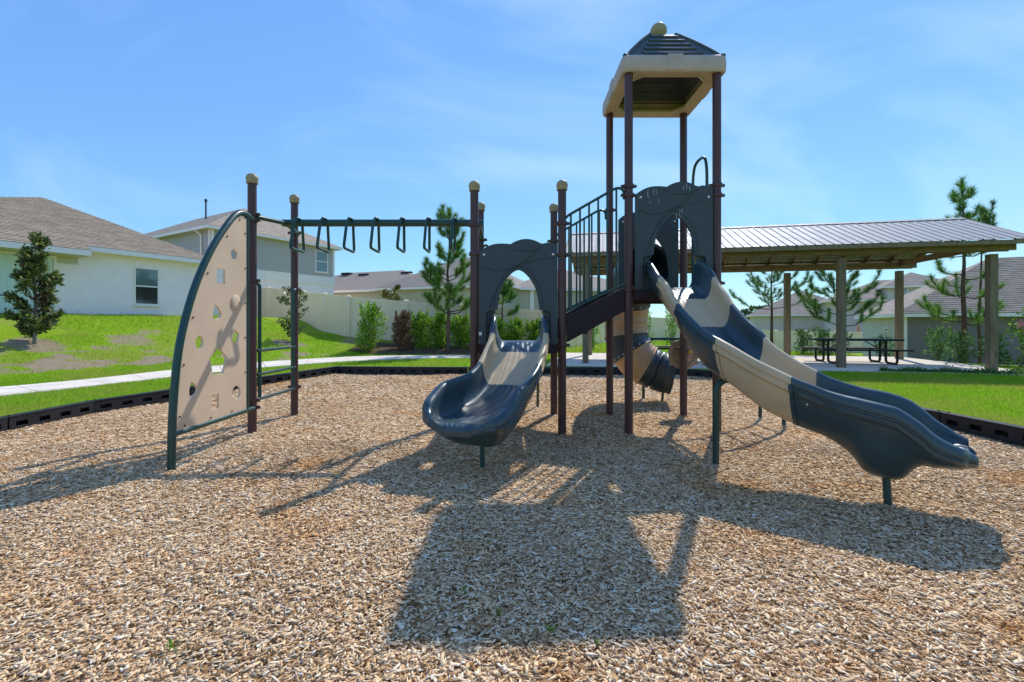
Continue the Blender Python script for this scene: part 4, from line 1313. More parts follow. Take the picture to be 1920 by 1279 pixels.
# ribbed sheets, each its own panel
NPN = 13
pw = (A1 - A0) / NPN
for s in (-1, 1):
    for i in range(NPN):
        a0 = A0 + pw * i
        pr = []
        for k in range(4):
            q = a0 + pw * k / 4
            pr += [(q + 0.0, 0.024), (q + 0.022, 0.024), (q + 0.036, 0.0), (q + pw / 4 - 0.014, 0.0)]
        pr.append((a0 + pw, 0.024 - 0.006))
        vs, fs = [], []
        n = len(pr)
        for (bb, zz_) in ((DEP / 2 + s * 0.01, EZ + RISE), (DEP / 2 + s * (DEP / 2 + OV), EZ)):
            for (q, h) in pr:
                vs.append(pv(q, bb, zz_ + h))
        for (bb, zz_) in ((DEP / 2 + s * 0.01, EZ + RISE - 0.006), (DEP / 2 + s * (DEP / 2 + OV), EZ - 0.006)):
            for (q, h) in pr:
                vs.append(pv(q, bb, zz_ + h))
        for k in range(n - 1):
            f = (k, k + 1, n + k + 1, n + k)
            fs.append(f if s > 0 else f[::-1])
            g = (2 * n + k, 3 * n + k, 3 * n + k + 1, 2 * n + k + 1)
            fs.append(g if s > 0 else g[::-1])
            fs.append((n + k, n + k + 1, 3 * n + k + 1, 3 * n + k))
        MB().add(vs, fs).build('roof_panel', MT['roof_metal'], pav)
cp = MB()
for s in (-1, 1):
    cp.bar(pv(A0, DEP / 2 + s * 0.09, EZ + RISE - 0.005), pv(A1, DEP / 2 + s * 0.09, EZ + RISE - 0.005), 0.2, 0.006, up=(E2[0] * -s * -0.42, E2[1] * -s * -0.42, 1))
cp.build('ridge_cap', MT['roof_metal'], pav)
for a in (A0 - 0.02, A1 + 0.02):
    for s in (-1, 1):
        MB().bar(pv(a, DEP / 2, EZ + RISE - 0.07), pv(a, DEP / 2 + s * (DEP / 2 + OV), EZ - 0.07), 0.035, 0.16).build('rake_board', MT['wood'], pav)
for i in (0, 3):
    for s in (-1, 1):
        MB().bar(pv(SP * i, DEP / 2 + s * DEP / 2, 3.47), pv(SP * i, DEP / 2, 3.47), 0.04, 0.2).build('tie_beam', MT['beam'], pav)

def picnic_table(a, b, label):
    t = thing('picnic_table', pv(a, b, 0.042), label, 'picnic table', 'black picnic tables under the pavilion')
    Z0 = 0.042
    MB().box(pv(a, b, Z0 + .75), (2.44, 0.76, 0.06), (e1, e2, ez), 0.015).build('tabletop', MT['table'], t, 40)
    for s in (-1, 1):
        MB().box(pv(a, b + s * 0.70, Z0 + .445), (2.44, 0.27, 0.05), (e1, e2, ez), 0.012).build('seat', MT['table'], t, 40)
    for sa in (-0.82, 0.82):
        for s in (-1, 1):
            pts = arc3([pv(a + sa, b + s * 0.16, Z0 + .73), pv(a + sa, b + s * 0.16, Z0 + .03), pv(a + sa, b + s * 0.74, Z0 + .03), pv(a + sa, b + s * 0.74, Z0 + .43)], 0.12, 5)
            MB().tube(pts, 0.036, 8).build('leg_loop', MT['table'], t, 50)
        MB().tube([pv(a + sa, b - .75, Z0 + .41), pv(a + sa, b + .75, Z0 + .41)], 0.022, 8).build('cross_bar', MT['table'], t, 50)
    for s in (-1, 1):
        MB().tube([pv(a + s * 0.8, b, Z0 + .40), pv(a + s * 0.3, b, Z0 + .72)], 0.015, 8).build('brace', MT['table'], t, 50)
picnic_table(8.55, 1.9, 'black metal picnic table between the two right pavilion posts')
picnic_table(2.55, 1.6, 'black metal picnic table seen behind the round play panel')

# ------------------------------------------------------------------ houses
def face_uv(me, o, u, v):
    lay = me.uv_layers.new(name='UVMap')
    o, u, v = Vector(o), Vector(u), Vector(v)
    for lp_ in me.loops:
        p = me.vertices[lp_.vertex_index].co - o
        lay.data[lp_.index].uv = (p.dot(u), p.dot(v))

def roof_face(name, pts, mat, parent, th=0.05):
    """sloped roof sheet with real thickness; uv in metres, u along the eave (first edge)"""
    P = [Vector(p) for p in pts]
    u = (P[1] - P[0]).normalized()
    n = u.cross(P[-1] - P[0]).normalized()
    if n.z < 0: n = -n
    v = n.cross(u)
    vs = P + [p - n * th for p in P]
    k = len(P)
    fs = [tuple(range(k)), tuple(range(2 * k - 1, k - 1, -1))] + [(i, i + k, (i + 1) % k + k, (i + 1) % k) for i in range(k)]
    me = MB().add(vs, fs).mesh(name)
    face_uv(me, P[0], u, v)
    return link(name, me, mat, parent)

def shingle_courses(pts, mat, parent, exposure=0.16):
    """courses of shingles as overlapping strips on a triangular or four-sided face (first edge = eave)"""
    P = [Vector(p) for p in pts]
    u = (P[1] - P[0]).normalized()
    n = u.cross(P[-1] - P[0]).normalized()
    if n.z < 0: n = -n
    v = n.cross(u)
    if v.z < 0: v = -v
    Q = [((p - P[0]).dot(u), (p - P[0]).dot(v)) for p in P]
    vmax = max(q[1] for q in Q)
    def span(h):
        xs = []
        for i in range(len(Q)):
            a, b = Q[i], Q[(i + 1) % len(Q)]
            if (a[1] - h) * (b[1] - h) <= 0 and abs(a[1] - b[1]) > 1e-9:
                xs.append(a[0] + (b[0] - a[0]) * (h - a[1]) / (b[1] - a[1]))
        return (min(xs), max(xs)) if len(xs) >= 2 else None
    k = 0
    h = 0.0
    while h < vmax - 0.05:
        h2 = min(h + exposure * 1.02, vmax - 0.01)
        s0, s1 = span(max(h, 0.002)), span(h2)
        if not s0 or not s1: break
        def w(x, y, lift): return P[0] + u * x + v * y + n * lift
        vs = [w(s0[0], h, .022), w(s0[1], h, .022), w(s1[1], h2, .006), w(s1[0], h2, .006), w(s0[0], h, .003), w(s0[1], h, .003)]
        me = MB().add(vs, [(0, 1, 2, 3), (4, 5, 1, 0)]).mesh('shingle_course')
        face_uv(me, P[0], u, v)
        link('shingle_course', me, mat, parent)
        h += exposure
        k += 1

class House:
    def __init__(self, name, origin, u, label, cat='house', group=None):
        self.o = Vector((origin[0], origin[1], 0)); self.u = Vector((u[0], u[1], 0)).normalized()
        self.v = Vector((-self.u.y, self.u.x, 0))
        self.root = thing(name, (origin[0], origin[1], float(ground_z(origin[0], origin[1]))), label, cat, group)
    def p(self, a, b, z):
        return self.o + self.u * a + self.v * b + Vector((0, 0, z))
    def wall(self, a0, a1, b0, b1, z0, z1, mat, name='wall', parent=None):
        return MB().box(self.p((a0 + a1) / 2, (b0 + b1) / 2, (z0 + z1) / 2), (a1 - a0, b1 - b0, z1 - z0), (self.u, self.v, ez)).build(name, MT[mat], parent or self.root)
    def hip(self, a0, a1, b0, b1, z0, z1, mat, along='u', ov=0.4, name='roof', fascia='white', inset=None):
        a0 -= ov; a1 += ov; b0 -= ov; b1 += ov
        p = self.p
        if along == 'u':
            h = inset if inset is not None else (b1 - b0) / 2
            r0, r1 = (a0 + h, (b0 + b1) / 2), (a1 - h, (b0 + b1) / 2)
            F = [[(a0, b0), (a1, b0), r1, r0], [(a1, b1), (a0, b1), r0, r1], [(a0, b1), (a0, b0), r0], [(a1, b0), (a1, b1), r1]]
        else:
            h = inset if inset is not None else (a1 - a0) / 2
            r0, r1 = ((a0 + a1) / 2, b0 + h), ((a0 + a1) / 2, b1 - h)
            F = [[(a0, b0), (a1, b0), r0], [(a1, b1), (a0, b1), r1], [(a0, b1), (a0, b0), r0, r1], [(a1, b0), (a1, b1), r1, r0]]
        rf = None
        for f in F:
            pts = [p(q[0], q[1], z0 if k < 2 else z1) for k, q in enumerate(f)]
            if rf is None: rf = roof_face(name, pts, MT[mat], self.root)
            else: roof_face('roof_slope', pts, MT[mat], rf)
        for (q0, q1) in (((a0, b0), (a1, b0)), ((a1, b0), (a1, b1)), ((a1, b1), (a0, b1)), ((a0, b1), (a0, b0))):
            MB().bar(p(*q0, z0 - 0.09), p(*q1, z0 - 0.09), 0.03, 0.16).build('fascia', MT[fascia], rf)
        MB().box(p((a0 + a1) / 2, (b0 + b1) / 2, z0 - 0.15), (a1 - a0 - .06, b1 - b0 - .06, 0.02), (self.u, self.v, ez)).build('soffit', MT['soffit'], rf)
        return rf
    def window(self, a0, a1, z0, z1, b=0.0, side='u', bars=1, mat='glass', wall=None, lo='glass_dark', t=0.05):
        """window set in the wall face b (towards -v), or on side wall a"""
        par = wall or self.root
        if side == 'u':
            ux, nx_ = self.u, -self.v
            c = self.p((a0 + a1) / 2, b, (z0 + z1) / 2)
        else:
            ux, nx_ = self.v, -self.u
            c = self.p(b, (a0 + a1) / 2, (z0 + z1) / 2)
        W, H = a1 - a0, z1 - z0
        fr = MB()
        for s in (-1, 1):
            fr.box(c + ux * (s * (W / 2 - t / 2)) + nx_ * 0.012, (t, 0.06, H), (ux, nx_, ez))
            fr.box(c + ez * (s * (H / 2 - t / 2)) + nx_ * 0.012, (W - 2 * t, 0.058, t), (ux, nx_, ez))
        if bars:
            fr.box(c + nx_ * 0.010, (W - 2 * t, 0.05, t), (ux, nx_, ez))
        o = fr.build('window', MT['white'], par)
        for s, mm in ((1, mat), (-1, lo)):
            MB().box(c + ez * (s * H / 4) + nx_ * (0.005 if s > 0 else 0.0), (W - 2 * t, 0.02, H / 2 - t), (ux, nx_, ez)).build('pane', MT[mm], o)
        MB().box(c - ez * (H / 2 + 0.03) + nx_ * 0.03, (W + 0.1, 0.09, 0.05), (ux, nx_, ez)).build('sill', MT['white'], o)
        return o

# white single-storey house on the left slope
h1 = House('white_house', (-16.05, 15.05), (0.459, 0.888), 'white stucco single-storey house with brown shingle roof on the left slope')
# local u runs along the wall seen by the camera; wall at v = 0.4 behind the eave
wl1 = h1.wall(-5.4, 5.55, 0.0, 9.6, 0.4, 3.98, 'stucco')
E = lambda a, b, z: h1.p(a, b, z)
zE = 4.06
peak = E(1.92, 5.1, 6.6)
Lc, Rc = E(-5.9, -0.42, zE), E(5.95, -0.42, zE)
rf1 = roof_face('roof', [Lc, Rc, peak], MT['shingle'], h1.root)
shingle_courses([Lc, Rc, peak], MT['shingle'], rf1)
back = E(1.92, 9.0, 6.6)
roof_face('roof_slope', [Rc, E(5.95, 10.0, zE), back, peak], MT['shingle'], rf1)
roof_face('roof_slope', [E(-5.9, 10.0, zE), Lc, peak, back], MT['shingle'], rf1)
roof_face('roof_slope', [E(5.95, 10.0, zE), E(-5.9, 10.0, zE), back], MT['shingle'], rf1)
MB().bar(E(1.37, -0.43, zE - .09), E(5.95, -0.43, zE - .09), 0.03, 0.17).build('fascia', MT['white'], rf1)
MB().bar(E(5.96, -0.43, zE - .09), E(5.96, 10, zE - .09), 0.03, 0.17).build('fascia', MT['white'], rf1)
MB().box(E(3.65, -0.2, zE - .17), (4.58, 0.42, 0.02), (h1.u, h1.v, ez)).build('soffit', MT['white'], rf1)
# lower porch eave carried further out
slope = (6.6 - zE) / 5.52
q0, q1 = E(-5.9, -0.86, zE - slope * .44), E(1.35, -0.86, zE - slope * .44)
pe = roof_face('porch_roof', [q0, q1, E(1.35, -0.41, zE + .012), E(-5.9, -0.41, zE + .012)], MT['shingle'], h1.root)
shingle_courses([q0, q1, E(1.35, -0.41, zE + .012), E(-5.9, -0.41, zE + .012)], MT['shingle'], pe)
MB().bar(E(-5.9, -0.88, zE - slope * .44 - .10), E(1.35, -0.88, zE - slope * .44 - .10), 0.03, 0.19).build('fascia', MT['white'], pe)
MB().box(E(-2.28, -0.44, zE - slope * .44 - .19), (7.2, 0.85, 0.02), (h1.u, h1.v, ez)).build('soffit', MT['soffit'], pe)
MB().box(E(-2.0, -0.012, 3.62), (6.6, 0.03, 0.42), (h1.u, h1.v, ez)).build('porch_header', MT['soffit'], wl1)
h1.window(2.95, 3.8, 2.05, 3.52, b=-0.012, wall=wl1)
# sliding door with curtains
c = E(-0.87, -0.02, 2.55)
dr = MB()
for q in (-1.55, 0.0, 1.55):
    dr.box(c + h1.u * q, (0.07, 0.09, 2.1), (h1.u, h1.v, ez))
for s in (-1, 1):
    dr.box(c + ez * (s * 1.05), (3.17, 0.088, 0.08), (h1.u, h1.v, ez))
dr = dr.build('sliding_door', MT['white'], h1.root)
for q in (-0.775, 0.775):
    vs, fs = [], []
    N = 40
    for i in range(N + 1):
        x = -0.73 + 1.46 * i / N
        w = 0.012 * math.sin(i * 1.35) + 0.006 * math.sin(i * 3.1)
        for z in (-1.0, 1.0):
            vs.append(c + h1.u * (q + x) - h1.v * (0.016 + w) + ez * z)
    for i in range(N):
        fs.append((2 * i, 2 * i + 2, 2 * i + 3, 2 * i + 1))
    MB().add(vs, fs).build('curtain', MT['curtain'], dr, 60)
MB().box(E(-0.87, -0.25, 1.49), (3.6, 0.5, 0.10), (h1.u, h1.v, ez)).build('door_step', MT['concrete'], h1.root)

# grey two-storey house behind it
h2 = House('grey_house', (-17.2, 26.0), (0.508, 0.861), 'grey two-storey house with lap siding behind the white house')
wl2 = h2.wall(0.0, 8.3, 0.0, 15.0, 0.6, 6.72, 'stucco')
for k in range(14):
    z = 4.70 + 0.145 * k
    for (q0, q1, q2, q3) in ((0, 8.3, None, 0), (0, 0, 14.9, 1)):
        if q3 == 0:
            a, b = h2.p(-0.012, -0.018, z + .07), h2.p(8.312, -0.018, z + .07)
            nrm = -h2.v
        else:
            a, b = h2.p(-0.018, -0.012, z + .07), h2.p(-0.018, 14.9, z + .07)
            nrm = -h2.u
        d = (b - a).normalized()
        MB().box((a + b) / 2, ((b - a).length, 0.016, 0.152), (d, nrm, (ez + nrm * -0.10).normalized())).build('siding_board', MT['siding'], wl2)
MB().box(h2.p(4.15, -0.02, 4.36), (8.38, 0.05, 0.62), (h2.u, h2.v, ez)).build('trim_band', MT['white'], wl2)
MB().box(h2.p(-0.02, 7.5, 4.36), (0.05, 15, 0.62), (h2.u, h2.v, ez)).build('trim_band', MT['white'], wl2)
for a in (0.06, 8.26):
    MB().box(h2.p(a, -0.035, 5.7), (0.15, 0.05, 2.06), (h2.u, h2.v, ez)).build('corner_board', MT['white'], wl2)
MB().box(h2.p(-0.035, 0.1, 5.7), (0.05, 0.17, 2.06), (h2.u, h2.v, ez)).build('corner_board', MT['white'], wl2)
h2.window(6.75, 7.75, 4.95, 6.45, b=-0.03, wall=wl2, mat='glass', lo='glass')
rf2 = h2.hip(0, 8.3, 0, 15, 6.86, 9.35, 'shingle', along='v', ov=0.42)
MB().tube(arc3([h2.p(-0.40, 0.9, 6.66), h2.p(-0.1, 0.9, 6.45), h2.p(-0.08, 0.9, 3.0)], 0.1, 4), 0.05, 8).build('downspout', MT['white'], h2.root, 50)
MB().tube([h2.p(2.6, 6.0, 8.2), h2.p(2.6, 6.0, 9.75)], 0.05, 8).build('vent_pipe', MT['vent'], rf2, 50)
MB().lathe([(0.09, 0), (0.09, 0.14), (0.03, 0.2)], h2.p(2.6, 6.0, 9.7), 8).build('vent_cap', MT['vent'], rf2, 50)

# taupe-roofed house beyond the fence
h3 = House('taupe_roof_house', (-17.5, 38.5), (0.933, -0.359), 'low tan house with long taupe roof beyond the fence')
h3.wall(0, 11.2, 0, 9, -0.5, 3.9, 'stucco_tan')
rf3 = h3.hip(-4, 11.2, 0, 9.0, 4.0, 6.05, 'shingle_far', along='u', ov=0.35)
for a, zz_ in ((3.2, 5.6), (7.7, 5.6)):
    MB().box(h3.p(a, 3.55, 5.70), (1.0, 0.3, 0.14), (h3.u, h3.v, ez)).build('ridge_vent', MT['vent'], rf3)
MB().box(h3.p(1.0, 3.9, 5.88), (0.9, 0.5, 0.2), (h3.u, h3.v, ez)).build('ridge_vent', MT['vent'], rf3)
h3.wall(8.2, 18.5, -0.8, 8.6, -0.5, 3.9, 'stucco_tan')
rf3b = h3.hip(8.2, 18.5, -0.8, 8.6, 4.0, 6.75, 'shingle_far', along='u', ov=0.35, name='main_roof')
MB().box(h3.p(11.6, 3.05, 6.15), (1.2, 0.3, 0.14), (h3.u, h3.v, ez)).build('ridge_vent', MT['vent'], rf3b)
for a in (10.3, 11.2):
    MB().tube([h3.p(a, 1.6, 4.9), h3.p(a, 1.6, 5.55)], 0.08, 8).build('vent_pipe', MT['white'], rf3b, 50)
# house behind the low slide
h4 = House('brown_wall_house', (0.3, 33.5), (0.97, 0.242), 'brown-walled house with taupe roof seen through the low slide arch')
wl4 = h4.wall(0, 10.5, 0, 9, -0.5, 3.85, 'stucco_tan')
h4.wall(1.05, 1.35, -0.1, 0.1, -0.2, 3.8, 'white', 'porch_post')
h4.window(1.7, 2.7, 1.6, 3.0, b=-0.02, wall=wl4)
h4.hip(0, 10.5, 0, 9, 3.95, 5.9, 'shingle_far', along='u', ov=0.4)

# house at the right edge: front coloured as shaded, side as sunlit
h5 = House('russet_roof_house', (19.0, 22.0), (0.888, -0.459), 'stucco house with shade-toned blue-grey front and russet shingle roof behind the right pavilion post')
wl5 = h5.wall(0, 13, 0, 9, -1.6, 1.72, 'stucco_shade_grey')
MB().box(h5.p(-0.012, 4.5, 0.06), (0.02, 8.96, 3.3), (h5.u, h5.v, ez)).build('lit_tone_side_wall', MT['stucco_pale'], wl5)  # paler sheet over the side, its colour standing in for sunlight
MB().box(h5.p(0.0, -0.02, 0.06), (0.14, 0.06, 3.3), (h5.u, h5.v, ez)).build('corner_board', MT['white'], wl5)
h5.window(2.6, 3.4, -0.3, 1.1, b=-0.035, side='v', wall=wl5)
rf5 = h5.hip(0, 13, 0, 9, 1.80, 4.75, 'shingle_red', along='u', ov=0.4)
shingle_courses([h5.p(-.4, -.4, 1.802), h5.p(13.4, -.4, 1.802), h5.p(8.5, 4.5, 4.752), h5.p(4.5, 4.5, 4.752)], MT['shingle_red'], rf5, 0.2)
MB().tube([h5.p(7.2, 3.4, 4.2), h5.p(7.2, 3.4, 5.0)], 0.07, 8).build('vent_pipe', MT['vent'], rf5, 50)
h6 = House('two_storey_house', (30.0, 43.0), (0.888, -0.459), 'tan two-storey house with white window trim between the right pavilion posts')
wl6 = h6.wall(0, 11, 0, 9, -3, 3.4, 'stucco_pale')
h6.hip(0, 11, 0, 9, 3.5, 5.6, 'shingle_red', along='u', ov=0.5)
wl6b = h6.wall(4.2, 8.5, -0.6, 4, 2.5, 4.6, 'stucco_pale', 'upper_wall')
h6.window(4.7, 5.6, 3.5, 4.5, b=-0.62, wall=wl6b)
h6.window(6.2, 7.1, 3.5, 4.5, b=-0.62, wall=wl6b)
h6.hip(4.2, 8.5, -0.6, 5, 4.65, 6.0, 'shingle_red', along='v', ov=0.4, name='dormer_roof')
h7 = House('far_gabled_house', (26.5, 50.0), (0.9, -0.43), 'pale house with wide hip roof left of the two-storey house')
h7.wall(0, 10, 0, 10, -4, 2.2, 'stucco_pale')
h7.hip(0, 10, 0, 10, 2.3, 5.2, 'shingle_red', along='u', ov=0.5)
for (x, y, w, zr, lab) in ((43.5, 70, 9, 1.9, 'small tan far house with pyramid roof above the far fence'), (51, 74, 12, 1.6, 'wide far house with mauve grey roof above the far fence'), (34, 72, 8, 0.9, 'low far house left of the pyramid roof, above the far fence')):
    hf = House('distant_house', (x - w / 2, y), (1, 0.05), lab)
    hf.wall(0, w, 0, 8, -4.5, 0.0, 'stucco_tan')
    hf.hip(0, w, 0, 8, 0.1, zr, 'shingle_far', along='u', ov=0.4)

# orange timber frame by the far fence
sf = thing('timber_frame', (29.6, 38.5, -1.2), 'small orange timber frame showing above the far fence', 'frame')
MB().box((29.6, 38.5, 0.48), (1.9, 0.12, 0.16)).build('rail', MT['orange'], sf)
for x in (29.3, 29.9):
    MB().box((x, 38.5, 0.0), (0.12, 0.10, 2.3)).build('upright', MT['orange'], sf)

# ------------------------------------------------------------------ fences
def fence(name, pts, label, panel=2.44, cap=True, drop=True):
    root = thing(name, pts[0], label, 'fence')
    segs = []
    for i in range(len(pts) - 1):
        a, b = Vector(pts[i]), Vector(pts[i + 1])
        L = (Vector((b.x, b.y, 0)) - Vector((a.x, a.y, 0))).length
        n = max(1, round(L / panel))
        for k in range(n):
            segs.append((a.lerp(b, k / n), a.lerp(b, (k + 1) / n)))
    H = 1.95
    def fpost(p):
        o = MB().box(p + ez * (H / 2 - 0.1), (0.19, 0.19, H + 0.2), None, 0.006).build('post', MT['vinyl'], root, 30)
        MB().add([(p.x - .115, p.y - .115, p.z + H), (p.x + .115, p.y - .115, p.z + H), (p.x + .115, p.y + .115, p.z + H), (p.x - .115, p.y + .115, p.z + H), (p.x, p.y, p.z + H + .07)] , [(0, 1, 4), (1, 2, 4), (2, 3, 4), (3, 0, 4), (3, 2, 1, 0)]).build('post_cap', MT['vinyl'], o)
    fpost(segs[0][0])
    for a, b in segs:
        fpost(b)
        d = b - a
        dh = Vector((d.x, d.y, 0)).normalized()
        L = Vector((d.x, d.y, 0)).length
        nn = Vector((dh.y, -dh.x, 0))
        nb = 14
        mb = MB()
        for k in range(nb):
            f0, f1 = k / nb, (k + 1) / nb
            p0 = a.lerp(b, f0); p1 = a.lerp(b, f1)
            p0 = p0 + dh * 0.004; p1 = p1 - dh * 0.004
            vs = [p0 + ez * 0.10 - nn * .014, p1 + ez * 0.10 - nn * .014, p1 + ez * (H - .12) - nn * .014, p0 + ez * (H - .12) - nn * .014,
                  p0 + ez * 0.10 + nn * .014, p1 + ez * 0.10 + nn * .014, p1 + ez * (H - .12) + nn * .014, p0 + ez * (H - .12) + nn * .014]
            mb.add(vs, [(3, 2, 1, 0), (4, 5, 6, 7), (0, 1, 5, 4), (2, 3, 7, 6), (1, 2, 6, 5), (3, 0, 4, 7)])
        mb.bar(a + ez * .9, b + ez * .9, 0.006, 1.7)
        pn = mb.build('fence_panel', MT['vinyl'], root)
        MB().bar(a + ez * (H - .09), b + ez * (H - .09), 0.055, 0.15).build('top_rail', MT['vinyl'], pn)
        MB().bar(a + ez * .06, b + ez * .06, 0.055, 0.16).build('bottom_rail', MT['vinyl'], pn)
    return root
fence('vinyl_fence', [(-17.5, 29.8, 1.6), (-14.7, 27.5, 1.55), (-7.9, 22.0, 0.68), (-5.0, 21.5, 0.44), (0.3, 21.4, 0.06), (1.4, 21.5, 0.03), (8.0, 34.0, 0.0)], 'almond vinyl privacy fence running down the slope behind the hedge')
fence('vinyl_fence', [(8.4, 34.6, -0.05), (12.5, 35.2, -0.2), (16.0, 35.6, -0.75), (21.0, 36.2, -1.2), (34.0, 37.6, -1.35)], 'far almond vinyl fence beyond the pavilion')

# ------------------------------------------------------------------ trees and plants
def rnd_dirs(n, zlo=-1.0):
    z = RNG.uniform(zlo, 1, n); a = RNG.uniform(0, 2 * np.pi, n); r = np.sqrt(np.maximum(0, 1 - z * z))
    return np.stack([r * np.cos(a), r * np.sin(a), z], -1)

def leaves(c, size, aspect=0.5, up=0.3, out=None):
    """rhombic folded leaves at points c"""
    n = len(c)
    d = rnd_dirs(n)
    if out is not None:
        d = d * 0.75 + out * 0.8
    d[:, 2] += up
    d /= np.linalg.norm(d, axis=1)[:, None]
    q = rnd_dirs(n)
    s = np.cross(d, q); s /= np.linalg.norm(s, axis=1)[:, None] + 1e-9
    L = size * RNG.uniform(0.65, 1.3, n)[:, None]
    W = L * aspect / 2
    nn = np.cross(d, s)
    return np.stack([c, c + d * L * .45 + s * W + nn * L * .06, c + d * L, c + d * L * .45 - s * W + nn * L * .06], 1).reshape(-1, 3)

def blob(n, ctr, rad, shell=0.45):
    d = rnd_dirs(n)
    r = (shell + (1 - shell) * RNG.random(n) ** 0.6)
    return np.array(ctr) + d * r[:, None] * np.array(rad), d

def stems(root, base, n, spread, h, r, mat='bark_grey', name='trunk'):
    mb = MB()
    for i in range(n):
        a = random.uniform(0, 6.28)
        e = Vector(base) + Vector((math.cos(a) * spread * random.uniform(.3, 1), math.sin(a) * spread * random.uniform(.3, 1), h * random.uniform(.8, 1)))
        mid = Vector(base).lerp(e, .5) + Vector((random.uniform(-.1, .1) * spread, random.uniform(-.1, .1) * spread, 0))
        mb.tube([Vector(base) - ez * .08 + Vector((random.uniform(-.03, .03), random.uniform(-.03, .03), 0)), mid, e], [r, r * .7, r * .3], 6)
    return mb.build(name, MT[mat], root, 60)

def shrub(x, y, w, h, label, mat='hedge', leaf=0.075, n=2600, group=None, taper=0.0, cat='shrub', name='shrub', z=None, brown=None, dep=None):
    z = float(ground_z(x, y)) if z is None else z
    root = thing(name, (x, y, z), label, cat, group)
    stems(root, (x, y, z), 7, w * .35, h * .8, 0.02, name='stem')
    pts, dirs = [], []
    nb = 11
    for k in range(nb):
        f = (k + .6) / nb
        rr = w / 2 * (1 - taper * f) * random.uniform(.55, .8)
        a = random.uniform(0, 6.28)
        off = w * .24 * (1 - taper * f)
        c, d = blob(n // nb, (x + math.cos(a) * off, y + math.sin(a) * off, z + h * (.08 + .84 * f)), (rr, rr * (dep or 1), h * .17), .3)
        pts.append(c); dirs.append(d)
    # upright shoots that break the outline
    for k in range(12):
        a = random.uniform(0, 6.28); rr = w * .38 * random.random()
        m_ = n // 60
        c = np.array([x + math.cos(a) * rr, y + math.sin(a) * rr, z + h * .8]) + RNG.normal(0, .025, (m_, 3)) + np.linspace(0, 1, m_)[:, None] * np.array([math.cos(a) * .08, math.sin(a) * .08, h * random.uniform(.18, .34)])
        pts.append(c); dirs.append(np.tile([0, 0, 1.0], (m_, 1)))
    c = np.concatenate(pts); d = np.concatenate(dirs)
    c[:, 2] = np.maximum(c[:, 2], z + .02)
    V = leaves(c, leaf, .5, .35, d)
    link('foliage', fast_mesh('foliage', V, 4), MT[mat], root)
    return root

